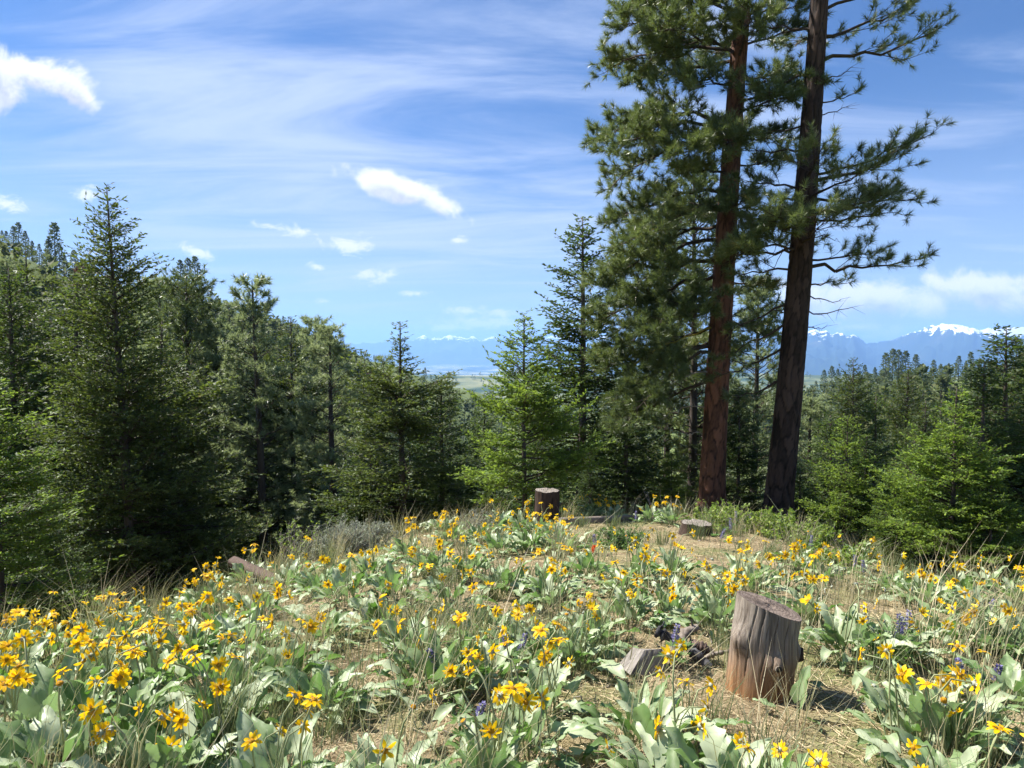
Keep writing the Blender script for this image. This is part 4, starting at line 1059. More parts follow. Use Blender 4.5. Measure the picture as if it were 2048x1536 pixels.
# slanted cut: lower on the camera and right side, bumps where limbs were
vv = v.copy()
top = np.clip((vv[..., 2] - 0.30) / (SH - 0.30), 0, 1)
vv[..., 2] -= top * (0.085 * (vv[..., 0] + 0.10) / 0.16 * 0.5 + 0.02)
for (bx, bz, ang, amp, wd) in ((0.0, 0.20, 4.78, 0.035, 0.045), (0.0, 0.29, 3.55, 0.035, 0.06), (0.0, 0.22, 5.95, 0.03, 0.05)):
    cx, cyy = math.cos(ang), math.sin(ang)
    p = np.stack([path[:, None, 0] + rad[:, None] * cx + 0 * vv[..., 0], rad[:, None] * cyy + 0 * vv[..., 0], np.full(vv.shape[:2], bz)], -1)
    d = np.linalg.norm(vv - p, axis=-1)
    m = np.exp(-(d / wd) ** 2) * amp
    vv += m[..., None] * np.array([cx, cyy, 0.1])
mb = MB(); mb.add(vv.reshape(-1, 3), None, q, tint); link('stump_side', mb.mesh('stump_side', M['stump_side'], True), stump)
rim = vv[-1] * np.array([1, 1, 1.0])
fv, fq, f3 = disc_face(rim + np.array([0, 0, 0.001]), 9, 0.0022, 4, -0.002)
mb = MB(); mb.add(fv, f3, fq); link('cut_face', mb.mesh('cut_face', M['cut_gray'], False), stump)
def stub(ang, z, r0, L, up, matn, label=None, hole=True):
    d = unit(np.array([math.cos(ang), math.sin(ang), up]))
    o = np.array([np.interp(z, zs, path[:, 0]), 0, z]) + np.array([math.cos(ang), math.sin(ang), 0]) * 0.150
    S = np.linspace(0, 1, 7)
    P_ = o + d * (S * L)[:, None]
    vv_, qq, tt_ = wood_body(P_, r0 * (1.15 - 0.35 * S), 22, int(ang * 10), 8, 0.10)
    mb_ = MB(); mb_.add(vv_.reshape(-1, 3), None, qq, 0.6)
    a, b, c = disc_face(vv_[-1], 4, 0.002, 2, 0.012 if hole else 0)
    mb_.add(a, c, b, 0.0)
    so = link('branch_stub', mb_.mesh('branch_stub', M[matn], True), stump)
    if label: so['label'] = label
stub(4.78, 0.20, 0.021, 0.034, -0.15, 'weathered', 'broken limb stub with dark hollow end on the front')
stub(3.50, 0.285, 0.044, 0.026, 0.1, 'bark_stump', 'dark knot scar on the left side')
stub(5.95, 0.215, 0.038, 0.038, 0.05, 'bark_stump', 'short dark stub on the right side')

def simple_stump(px, py, Y, r0, hgt, label, side, face, tilt=0.0, seed=1):
    a, _ = ray(px, py); x = a * Y; z = Hs(x, Y)
    o = link('tree_stump', None, None, (x, Y, z), (0, tilt, 0)); tagit(o, label, 'stump', 'old cut stumps')
    zz_ = np.linspace(-0.12, hgt, 24)
    P_ = np.stack([0 * zz_, 0 * zz_, zz_], 1)
    rr = r0 * (1 + 0.25 * np.exp(-np.maximum(zz_, 0) / 0.12))
    v_, q_, t_ = wood_body(P_, rr, 60, seed, 22, 0.16, ((1.0, 0.06, 0.2, 1.1), (4.2, 0.06, 0.3, 1.1), (5.1, 0.05, 0.1, 0.9)), 0.05)
    v_[-3:, :, 2] += (fbm(np.arange(60)[None] * 0.4 + seed, np.zeros((3, 60)), 3)) * 0.014
    mb_ = MB(); mb_.add(v_.reshape(-1, 3), None, q_, np.clip(t_ + 0.3 * fbm(v_[..., 0] * 30, v_[..., 2] * 12 + v_[..., 1] * 20, 3).reshape(-1), 0, 1)); link('stump_side', mb_.mesh('stump_side', M[side], True), o)
    a_, b_, c_ = disc_face(v_[-1], 6, 0.008, seed); mb_ = MB(); mb_.add(a_, c_, b_); link('cut_face', mb_.mesh('cut_face', M[face]), o)
    return o
STUMP2 = simple_stump(1092, 1040, 11.0, 0.185, 0.52, 'dark bark covered stump with pale top beside the bright young fir', 'bark_stump', 'cut_pale', 0.03, 5)
STUMP3 = simple_stump(1392, 1070, 9.6, 0.185, 0.17, 'low wide stump with pale grey top in front of the red trunked pine', 'bark_stump', 'cut_pale', 0.05, 9)

def log_piece(name, A, B, r0, r1, mat, label, group, seed, end_mat=None, k=26, bend=0.0, n=14, cat='log'):
    A = np.asarray(A, float); B = np.asarray(B, float); S = np.linspace(0, 1, n)
    P_ = A + (B - A) * S[:, None] + np.array([0, 0, 1.0]) * (bend * np.sin(S * math.pi))[:, None]
    c = A.copy()
    v_, q_, t_ = wood_body(P_ - c, r0 + (r1 - r0) * S, k, seed, 10, 0.14, ((1.5, 0.08, 0.1, 0.8), (2.6, 0.06, 0.3, 1.0)), 0.06)
    o = link(name, None, None, tuple(c)); tagit(o, label, cat, group)
    mb_ = MB(); mb_.add(v_.reshape(-1, 3), None, q_, t_); link('log_side', mb_.mesh('log_side', M[mat], True), o)
    for e in (0, -1):
        a_, b_, c_ = disc_face(v_[e], 4, 0.003, seed); mb_ = MB(); mb_.add(a_, c_, b_, 0.5); link('end_face', mb_.mesh('end_face', M[end_mat or mat]), o)
    return o
def gpt(px, py, dz=0.0):
    p = ground_px(px, py); return p + np.array([0, 0, dz])
lg = gpt(470, 1140, 0.20)
log_piece('log', at_depth(468, 1124, 8.1), at_depth(560, 1166, 7.1), 0.066, 0.062, 'bark_log', 'bark covered log end jutting over the slope at the left meadow edge', None, 12, 'bark_stump')
g1, g2 = gpt(1120, 1052, 0.05), gpt(1262, 1042, 0.05)
log_piece('log', g1, g2, 0.075, 0.05, 'weathered', 'thin grey fallen log lying in the grass right of the dark stump', None, 14, 'cut_pale')

# driftwood heap beside the near stump: each piece its own thing
def slab(px0, py0):
    c = gpt(px0, py0)
    pts = np.array([[-0.13, -0.05, 0.0], [0.10, -0.09, 0.0], [0.15, 0.05, 0.02], [-0.10, 0.09, 0.0], [-0.04, -0.01, 0.17], [0.05, -0.03, 0.20], [0.085, 0.05, 0.13], [-0.05, 0.07, 0.15]])
    mb_ = MB()
    n = 12
    def patch(a, b, c_, d, sd):
        u_, w_ = np.meshgrid(np.linspace(0, 1, n), np.linspace(0, 1, n))
        P_ = (a[None, None] * (1 - u_[..., None]) + b * u_[..., None]) * (1 - w_[..., None]) + (d * (1 - u_[..., None]) + c_ * u_[..., None]) * w_[..., None]
        nrm = unit(np.cross(b - a, d - a)); edge = np.minimum(np.minimum(u_, 1 - u_), np.minimum(w_, 1 - w_)) > 0
        P_ = P_ + nrm * (0.010 * fbm(u_ * 14 + sd, w_ * 1.5, 4) * edge)[..., None]
        i = np.arange(n - 1)[:, None] * n; j = np.arange(n - 1)[None]
        mb_.add(P_.reshape(-1, 3), None, np.stack([i + j, i + j + 1, i + n + j + 1, i + n + j], -1).reshape(-1, 4), np.clip(0.55 + 0.5 * fbm(u_ * 16 + sd, w_ * 1.2, 3), 0.12, 1).reshape(-1))
    for (a, b, c_, d), sd in zip(((0, 1, 5, 4), (1, 2, 6, 5), (2, 3, 7, 6), (3, 0, 4, 7), (4, 5, 6, 7)), range(5)):
        patch(pts[a], pts[b], pts[c_], pts[d], sd * 5.0)
    o = link('wood_chunk', mb_.mesh('wood_chunk', M['pale_wood']), None, tuple(c), (0, 0.25, 0.5), (1.15, 1.05, 0.72))
    return tagit(o, 'pale grey split wood chunk left of the near stump behind yellow flowers', 'driftwood', 'weathered wood beside the near stump')
slab(1290, 1345)
def stick_thing(name, pts, r0, r1, mat, label, seed, knobs=0, k=12, cat='driftwood'):
    P_ = np.asarray(pts, float); n = 22
    S = np.linspace(0, 1, len(P_)); s2 = np.linspace(0, 1, n)
    Q = np.stack([pchip(S, P_[:, c], s2) for c in range(3)], 1)
    c0 = Q[0].copy(); rng = np.random.default_rng(seed)
    rr = (r0 + (r1 - r0) * s2) * (1 + 0.22 * rng.normal(size=n))
    v_, q_, t_ = wood_body(Q - c0, np.maximum(rr, 0.003), k, seed, 6, 0.3, (), 0.12)
    mb_ = MB(); mb_.add(v_.reshape(-1, 3), None, q_, np.clip(0.5 + 0.8 * fbm(v_[..., 0] * 40 + seed, v_[..., 2] * 40 + v_[..., 1] * 30, 3), 0.02, 1).reshape(-1))
    for e in (0, -1):
        a_, b_, cc = disc_face(v_[e], 3, 0.001, seed); mb_.add(a_, cc, b_, 0.3)
    if knobs:
        i = rng.integers(1, n - 2, knobs); d = unit(rng.normal(size=(knobs, 3)) + UP * 0.8)
        sticks(mb_, Q[i] - c0, Q[i] - c0 + d * (0.02 + 0.05 * rng.random(knobs))[:, None], 0.010, 0.004, 0.2)
    o = link(name, mb_.mesh(name, M[mat], True), None, tuple(c0))
    return tagit(o, label, cat, 'weathered wood beside the near stump')
yb = gpt(1300, 1340)[1]
stick_thing('charred_branch', [at_depth(1312, 1262, yb + 0.08), at_depth(1345, 1278, yb + 0.05), at_depth(1385, 1305, yb), at_depth(1420, 1335, yb - 0.05)], 0.028, 0.020, 'char', 'knobbly black charred branch lying across the split wood chunk', 21, 14)
stick_thing('charred_twig', [at_depth(1318, 1268, yb + 0.08), at_depth(1323, 1256, yb + 0.08), at_depth(1329, 1243, yb + 0.08)], 0.010, 0.004, 'char', 'short black twig pointing up from the charred branch', 22, 0, 8)
stick_thing('crooked_branch', [at_depth(1352, 1320, yb + 0.10), at_depth(1360, 1290, yb + 0.12), at_depth(1374, 1264, yb + 0.14), at_depth(1396, 1254, yb + 0.16)], 0.040, 0.018, 'weathered', 'crooked grey root hooked to the right behind the charred branch', 23, 3)
stick_thing('bark_piece', [at_depth(1378, 1288, yb + 0.10), at_depth(1400, 1294, yb + 0.08), at_depth(1424, 1306, yb + 0.06)], 0.030, 0.026, 'bark_log', 'brown bark slab between the charred branch and the near stump', 24, 0)
stick_thing('grey_stick', [at_depth(1404, 1318, yb), at_depth(1430, 1308, yb + 0.02), at_depth(1458, 1302, yb + 0.04)], 0.012, 0.010, 'weathered', 'pale stick end touching the left side of the near stump', 25, 2)
stick_thing('grey_post', [at_depth(1345, 1352, yb - 0.02), at_depth(1350, 1325, yb - 0.02), at_depth(1354, 1300, yb - 0.02)], 0.030, 0.026, 'weathered', 'short upright grey wood piece behind the purple lupine by the charred branch', 26, 0)

# ------------------------------------------------------------------ balsamroot
def leaf_mesh(seed, upright):
    rng = np.random.default_rng(seed); mb = MB()
    Lb = 0.20 * (0.85 + 0.3 * rng.random()); W = Lb * (0.175 + 0.065 * rng.random()); pet = 0.13 + 0.07 * rng.random()
    a0 = R(90 - (16 if upright else 33) + rng.normal() * 7)         # petiole angle above the ground
    ab = a0 - R((10 if upright else 24) * (0.5 + rng.random())); bend = R((42 if upright else 58) * (0.4 + rng.random()))
    # petiole
    n = 4; s = np.linspace(0, 1, n); ang = a0 + (ab - a0) * s * 0.5
    st = np.concatenate([[[0, 0]], np.cumsum(np.stack([np.cos(ang), np.sin(ang)], 1)[1:] * pet / (n - 1), 0)])
    sticks(mb, np.stack([st[:-1, 0], 0 * st[:-1, 0], st[:-1, 1]], 1), np.stack([st[1:, 0], 0 * st[1:, 0], st[1:, 1]], 1), 0.0042, 0.0036, 0.5)
    m = 9; t = np.linspace(0, 1, m)
    ang = ab - bend * t ** 1.3
    cl = st[-1] + np.concatenate([[[0, 0]], np.cumsum(np.stack([np.cos(ang), np.sin(ang)], 1)[1:] * Lb / (m - 1), 0)])
    wd = W * np.interp(t, [0, 0.08, 0.22, 0.45, 0.7, 0.88, 1.0], [0.80, 1.0, 1.02, 0.86, 0.58, 0.28, 0.02]) * (1 + 0.10 * rng.normal(size=m))
    c = np.array([-1, -0.55, 0, 0.55, 1.0])
    nx, nz = -np.sin(ang), np.cos(ang)
    ph = rng.random(4) * 6.28; fold = 0.18 + 0.28 * rng.random(); tw = rng.normal() * 0.45
    X = np.zeros((m, 5)); Y = np.zeros((m, 5)); Z = np.zeros((m, 5))
    for j, cc in enumerate(c):
        w_ = wd * cc
        off = np.abs(w_) * fold + 0.010 * abs(cc) * np.sin(t * 11 + ph[0] + 2.2 * cc) + 0.007 * abs(cc) * np.sin(t * 23 + ph[1] * cc) + w_ * np.sin(tw * t)
        back = -Lb * 0.20 * abs(cc) * np.clip(1 - t / 0.22, 0, 1)
        X[:, j] = cl[:, 0] + nx * off + np.cos(ang) * back
        Z[:, j] = cl[:, 1] + nz * off + np.sin(ang) * back
        Y[:, j] = w_ * np.cos(tw * t)
    i = np.arange(m - 1)[:, None] * 5; j = np.arange(4)[None]
    tint = np.clip(0.45 + 0.3 * rng.random() + np.where(np.abs(c) < 0.1, 0.25, 0)[None] + 0.12 * fbm(np.arange(m)[:, None] * 0.9 + seed, c[None] * 2, 2), 0, 1)
    mb.add(np.stack([X, Y, Z], -1).reshape(-1, 3), None, np.stack([i + j, i + j + 1, i + 6 + j, i + 5 + j], -1).reshape(-1, 4), tint.reshape(-1))
    return mb.mesh('leaf', M['leaf'], True)
LEAF_UP = [leaf_mesh(600 + i, True) for i in range(9)]
LEAF_OUT = [leaf_mesh(700 + i, False) for i in range(9)]
def petal_arr(rng, L=0.035, W=0.0165, reflex=None):
    m = 5; t = np.linspace(0, 1, m)
    w_ = W * np.interp(t, [0, 0.25, 0.6, 0.9, 1], [0.35, 0.85, 1.0, 0.75, 0.30])
    bend = rng.normal() * 0.35 - 0.15 if reflex is None else reflex
    x = 0.008 + L * t; z = L * (0.12 * t + bend * t * t) ; c = np.array([-0.5, 0, 0.5])
    tw = rng.normal() * 0.35
    X = np.stack([x] * 3, 1); Y = w_[:, None] * c[None]; Z = z[:, None] + np.abs(c)[None] * w_[:, None] * 0.25 + Y * np.sin(tw * t)[:, None]
    i = np.arange(m - 1)[:, None] * 3; j = np.arange(2)[None]
    return np.stack([X, Y, Z], -1).reshape(-1, 3), np.stack([i + j, i + j + 1, i + 4 + j, i + 3 + j], -1).reshape(-1, 4)
def petal_mesh(seed):
    rng = np.random.default_rng(seed); v, q = petal_arr(rng); mb = MB(); mb.add(v, None, q, np.repeat(np.linspace(0.25, 0.8, 5), 3)); return mb.mesh('petal', M['petal'], True)
PETALS = [petal_mesh(810 + i) for i in range(6)]
def ring_mesh(seed):
    rng = np.random.default_rng(seed); mb = MB(); n = int(rng.choice([6, 8, 10, 11, 12, 13])); r0 = rng.normal() * 0.45 - 0.25
    for k in range(n):
        if rng.random() < 0.10: continue
        v, q = petal_arr(rng, 0.035 * (0.8 + 0.3 * rng.random()), 0.0165, r0 + rng.normal() * 0.22)
        a = 6.283 * k / n + rng.normal() * 0.1
        mb.add(np.stack([v[:, 0] * math.cos(a) - v[:, 1] * math.sin(a), v[:, 0] * math.sin(a) + v[:, 1] * math.cos(a), v[:, 2]], 1), None, q, np.clip(np.repeat(np.linspace(0.25, 0.8, 5), 3) + rng.normal() * 0.15, 0, 1))
    return mb.mesh('petals', M['petal'], True)
RINGS = [ring_mesh(830 + i) for i in range(14)]
def dome_mesh(name, r0, hgt, mat, seed, spiky):
    rng = np.random.default_rng(seed); mb = MB(); k = 12; rows = 5
    th = np.arange(k) / k * 6.283; f = np.linspace(0, 1, rows)
    v = np.concatenate([np.stack([r0 * math.cos(q * 1.5) * np.cos(th), r0 * math.cos(q * 1.5) * np.sin(th), np.full(k, hgt * math.sin(q * 1.5))], 1) * (1 + 0.10 * rng.normal(size=(k, 1))) for q in f])
    i = np.arange(rows - 1)[:, None] * k; j = np.arange(k)[None]; j2 = (j + 1) % k
    mb.add(v, None, np.stack([i + j, i + j2, i + k + j2, i + k + j], -1).reshape(-1, 4), rng.random(len(v)))
    if spiky:
        a = rng.random(spiky) * 6.283; P_ = np.stack([r0 * 0.8 * np.cos(a), r0 * 0.8 * np.sin(a), 0 * a + hgt * 0.3], 1)
        diamonds(mb, P_, unit(np.stack([np.cos(a), np.sin(a), 0.5 + 0.5 * rng.normal(size=spiky)], 1)), 0.014, 0.006, rng, 0.7, 0.5)
    return mb.mesh(name, mat, True)
DISC = dome_mesh('flower_disc', 0.0115, 0.007, M['disc'], 1, 0)
BRACT = dome_mesh('bracts', 0.0115, -0.011, M['bract'], 2, 14)
def stem_mesh(seed):
    rng = np.random.default_rng(seed); h = 0.31 + 0.14 * rng.random(); n = 7; s = np.linspace(0, 1, n)
    lean = 0.12 + 0.30 * rng.random(); nod = R(rng.choice([25, 55, 80, 100, 120]) + rng.normal() * 8)
    ang = lean * 0.8 + (nod - lean) * np.clip((s - 0.72) / 0.28, 0, 1) ** 1.6
    st = np.concatenate([[[0, 0]], np.cumsum(np.stack([np.sin(ang), np.cos(ang)], 1)[1:] * h / (n - 1), 0)])
    P_ = np.stack([st[:, 0], 0.012 * np.sin(s * 4 + seed), st[:, 1]], 1)
    mb = MB(); tube(mb, P_, 0.0042 - 0.0012 * s, 5, 0.5)
    d = unit(P_[-1] - P_[-2])
    return mb.mesh('flower_stem', M['stem'], True), P_[-1] + d * 0.009, d
STEMS = [stem_mesh(860 + i) for i in range(16)]
PR = random.Random(12)
def quat(d, spin):
    return (Vector(d).to_track_quat('Z', 'Y').to_matrix() @ Matrix.Rotation(spin, 3, 'Z')).to_euler()
PLANTS = []
def balsamroot(x, y, rad, nfl, nleaf=None, wind=0.25):
    z = Hs(x, y)
    o = link('balsamroot_plant', None, None, (x, y, z - 0.01), (0, 0, 0))
    n = nleaf if nleaf is not None else int(11 + rad * 98)
    k0 = 0.63 + 0.60 * rad
    for i in range(n):
        q = math.sqrt((i + 0.5) / n); a = i * 2.39996 + PR.random() * 0.8
        out_ = q > 0.55
        r_ = rad * 0.55 * q
        sx, sy = x + r_ * math.cos(a), y + r_ * math.sin(a)
        me = PR.choice(LEAF_OUT if out_ else LEAF_UP)
        k = k0 * (0.70 + 0.5 * PR.random()) * (1 if out_ else 1.05)
        link('leaf', me, o, (sx - x, sy - y, Hs(sx, sy) - z), (PR.gauss(0, 0.12), PR.gauss(0, 0.12), a + PR.gauss(0, 0.5)), (k, k * (0.9 + 0.3 * PR.random()), k))
    near = y < 3.6
    for i in range(nfl):
        me, hp, hd = PR.choice(STEMS)
        r_ = rad * 0.5 * math.sqrt(PR.random()); a = PR.random() * 6.283
        ra = PR.gauss(-0.2, 1.3) if PR.random() < 0.6 else PR.random() * 6.283
        k = 0.82 + 0.4 * PR.random()
        fx, fy = r_ * math.cos(a), r_ * math.sin(a)
        st = link('flower', me, o, (fx, fy, Hs(x + fx, y + fy) - z), (0, 0, ra), k)
        fs = (0.66 + 0.38 * PR.random()) / k; bud = PR.random() < 0.10
        e = quat(hd, PR.random() * 6.28)
        link('flower_disc', DISC, st, hp, e, fs); link('bracts', BRACT, st, hp, e, fs)
        if bud:
            pass
        elif near:
            npet = PR.choice((5, 7, 9, 10, 11, 12, 13, 13)); m3 = e.to_matrix()
            for q in range(npet):
                link('petal', PR.choice(PETALS), st, hp, (m3 @ Matrix.Rotation(6.283 * q / npet + PR.gauss(0, 0.1), 3, 'Z') @ Matrix.Rotation(PR.gauss(0, 0.18), 3, 'Y')).to_euler(), (fs * (0.85 + 0.3 * PR.random()), fs, fs))
        else:
            link('petals', PR.choice(RINGS), st, hp, e, fs)
    PLANTS.append((o, x, y, rad, nfl))
# photo pixel of the root, clump radius in metres, flower heads
HAND = [(1310, 1515, 0.32, 8), (1845, 1500, 0.34, 12), (1900, 1470, 0.24, 4), (1045, 1520, 0.26, 6), (970, 1610, 0.22, 7), (1090, 1430, 0.16, 6), (760, 1640, 0.30, 2), (560, 1640, 0.28, 6), (1440, 1640, 0.26, 3),
        (1550, 1640, 0.2, 2), (1900, 1640, 0.26, 4), (330, 1590, 0.30, 5), (120, 1600, 0.32, 6), (430, 1500, 0.26, 7), (240, 1500, 0.28, 7), (80, 1490, 0.30, 8), (190, 1420, 0.30, 9), (20, 1400, 0.3, 8), (310, 1400, 0.26, 7), (420, 1385, 0.22, 4),
        (560, 1380, 0.30, 4), (640, 1430, 0.22, 0), (870, 1395, 0.36, 8), (970, 1385, 0.24, 4), (840, 1330, 0.26, 5), (1060, 1330, 0.24, 3), (1130, 1340, 0.32, 8), (1180, 1300, 0.24, 6), (980, 1300, 0.26, 6), (760, 1270, 0.26, 2), (640, 1290, 0.24, 2),
        (1260, 1255, 0.26, 6), (1340, 1240, 0.26, 5), (1430, 1260, 0.28, 9), (1450, 1215, 0.26, 9), (1620, 1250, 0.24, 9), (1700, 1320, 0.34, 6), (1790, 1330, 0.24, 5), (1880, 1300, 0.26, 7), (1960, 1310, 0.24, 6), (2040, 1320, 0.26, 4), (2030, 1420, 0.2, 0),
        (1850, 1215, 0.36, 7), (1780, 1190, 0.3, 6), (1920, 1200, 0.26, 6), (2040, 1215, 0.26, 5), (1710, 1135, 0.22, 4), (1790, 1135, 0.2, 4), (1870, 1150, 0.24, 5), (1560, 1180, 0.2, 7), (1600, 1145, 0.2, 5),
        (1060, 1105, 0.36, 9), (1130, 1110, 0.30, 5), (1000, 1110, 0.26, 4), (1080, 1075, 0.2, 5), (1180, 1160, 0.24, 4), (1280, 1170, 0.24, 6), (1240, 1195, 0.18, 5), (1350, 1160, 0.18, 4), (1090, 1190, 0.2, 4), (1010, 1190, 0.22, 4), (1100, 1220, 0.22, 7),
        (870, 1150, 0.28, 5), (820, 1120, 0.28, 6), (900, 1090, 0.28, 5), (880, 1065, 0.24, 6), (940, 1160, 0.24, 3), (740, 1160, 0.26, 4), (690, 1210, 0.26, 3), (790, 1200, 0.26, 4), (640, 1190, 0.24, 3), (900, 1220, 0.26, 7), (580, 1180, 0.24, 3),
        (500, 1170, 0.26, 5), (440, 1180, 0.24, 5), (520, 1240, 0.24, 4), (360, 1200, 0.26, 10), (290, 1220, 0.28, 11), (400, 1230, 0.26, 8), (210, 1240, 0.28, 10), (140, 1260, 0.28, 10), (70, 1270, 0.28, 9), (10, 1290, 0.28, 8), (330, 1270, 0.26, 7), (250, 1290, 0.28, 6), (170, 1310, 0.26, 6),
        (90, 1330, 0.28, 7), (10, 1340, 0.26, 6), (440, 1290, 0.26, 5), (380, 1330, 0.26, 5), (500, 1310, 0.22, 3), (460, 1410, 0.2, 2), (250, 1360, 0.26, 6),
        (1150, 1030, 0.22, 8), (1190, 1036, 0.2, 7), (1230, 1040, 0.18, 4), (1300, 1045, 0.2, 5), (1340, 1050, 0.18, 6), (1000, 1060, 0.2, 3), (1740, 1110, 0.2, 4), (1980, 1180, 0.2, 3), (1950, 1250, 0.2, 4),
        (1040, 1070, 0.22, 6), (1120, 1085, 0.22, 6), (960, 1085, 0.22, 4), (1650, 1165, 0.22, 5), (1480, 1160, 0.18, 5), (60, 1300, 0.26, 9), (230, 1260, 0.26, 9), (420, 1205, 0.24, 7), (1330, 1640, 0.22, 2), (1690, 1410, 0.12, 0), (1590, 1440, 0.10, 0), (850, 1470, 0.10, 0), (1500, 1190, 0.18, 4)]
for (px, py, rad, nf) in HAND:
    if py <= 1545:
        g = ground_px(px, py)
    else:
        a_, s_ = ray(px, py); yy = 1.6 / -s_; g = np.array([a_ * yy, yy, 0])
    balsamroot(float(g[0]), float(g[1]), rad * 0.86, nf + ((2 if nf >= 5 else 1 if nf >= 3 else 0) if g[1] > 3.4 else 0), (3 if rad <= 0.12 else None))

# ------------------------------------------------------------------ lupines, paintbrush
def lupine(px, py, hgt, label, spike=True):
    g = ground_px(px, py); rng = np.random.default_rng(int(px * 7 + py))
    o = link('lupine_plant', None, None, tuple(g)); tagit(o, label, 'wildflower', 'purple lupines in the meadow')
    P_ = np.stack([0.03 * np.linspace(0, 1, 6) ** 2 * rng.normal(), 0 * np.linspace(0, 1, 6), np.linspace(0, hgt, 6)], 1)
    mb = MB(); tube(mb, P_, 0.0035, 5, 0.4); link('stem', mb.mesh('stem', M['stem'], True), o)
    n = 110; t = rng.random(n); a = rng.random(n) * 6.283
    z = hgt * (0.52 + 0.50 * t); rr = 0.014 * (1 - 0.75 * t) + 0.003
    A = np.stack([rr * 0.4 * np.cos(a) + np.interp(z, P_[:, 2], P_[:, 0]), rr * 0.4 * np.sin(a), z], 1)
    mb = MB(); diamonds(mb, A, unit(np.stack([np.cos(a), np.sin(a), 0.5 + 0 * a], 1)), 0.010 + rr, 0.010, rng, np.clip(rng.normal(0.5, 0.30, n), 0, 1), 0.4)
    link('flower_spike', mb.mesh('flower_spike', M['lupine']), o)
    for q in range(7):
        az = rng.random() * 6.283; zl = hgt * (0.08 + 0.45 * rng.random()); b = np.array([np.cos(az), np.sin(az), 0.6]); c = np.array([0, 0, zl]) + unit(b) * 0.09
        m2 = MB(); sticks(m2, np.array([[0, 0, zl]]), c[None], 0.0018, 0.0014, 0.4)
        k = 8; la = np.arange(k) / k * 6.283
        diamonds(m2, np.repeat(c[None], k, 0), unit(np.stack([np.cos(la), np.sin(la), 0.35 + 0 * la], 1)), 0.05, 0.014, rng, rng.random() * 0.6 + 0.2, 0.8)
        link('leaf', m2.mesh('lupine_leaf', M['herb']), o)
LUP = [(885, 1385, 0.22, 'short purple lupine in front of the leafy clump at picture centre'), (1012, 1350, 0.24, 'purple lupine left of the charred driftwood, nearer the picture centre'), (1036, 1352, 0.24, 'purple lupine left of the charred driftwood, next to its twin'),
       (945, 1505, 0.20, 'purple lupine at the bottom edge above a bunch of flowers'), (1345, 1345, 0.26, 'purple lupine standing in front of the grey driftwood'), (1798, 1335, 0.30, 'largest purple lupine right of the near stump'), (1818, 1325, 0.30, 'tall purple lupine beside the largest one right of the near stump'),
       (1786, 1325, 0.26, 'left lupine of the purple trio right of the near stump'), (1710, 1310, 0.22, 'small purple lupine among leaves close to the near stump'), (1925, 1400, 0.20, 'lone purple lupine behind the lower right flower clump'), (1965, 1265, 0.24, 'purple lupine among the grass near the right edge'),
       (1710, 1160, 0.26, 'purple lupine left of the big leafy clump at upper right'), (1730, 1172, 0.26, 'purple lupine just below another, left of the upper right leafy clump'), (1463, 1085, 0.30, 'tall pale lupine right of the low wide stump'), (1472, 1062, 0.28, 'pale lupine by the green shrub right of the low wide stump'),
       (1440, 1100, 0.24, 'pale lupine closest to the low wide stump'), (1273, 1060, 0.26, 'pale lupine between the dark stump and the low wide stump'), (1620, 1115, 0.26, 'pale lupine under the green shrub by the dark leaning pine'), (1500, 1060, 0.26, 'faint lupine in front of the dark leaning pine'), (1190, 1110, 0.22, 'faint lupine in the bare patch below the dark stump'), (1990, 1395, 0.16, 'tiny violet flower near the right edge')]
for l in LUP: lupine(*l)
g = ground_px(1187, 1135); rng = np.random.default_rng(5)
o = link('paintbrush_flower', None, None, tuple(g)); tagit(o, 'single small red flower in the grass below the dark stump', 'wildflower')
mb = MB(); tube(mb, np.array([[0, 0, 0], [0.005, 0, 0.1], [0.0, 0, 0.2]]), 0.003, 5); link('stem', mb.mesh('stem', M['stem'], True), o)
n = 40; a = rng.random(n) * 6.283; mb = MB(); diamonds(mb, np.stack([0 * a, 0 * a, 0.14 + 0.07 * rng.random(n)], 1), unit(np.stack([np.cos(a), np.sin(a), 0.9 + 0 * a], 1)), 0.035, 0.012, rng, rng.random(n), 0.5); link('flower_head', mb.mesh('flower_head', M['redflower']), o)

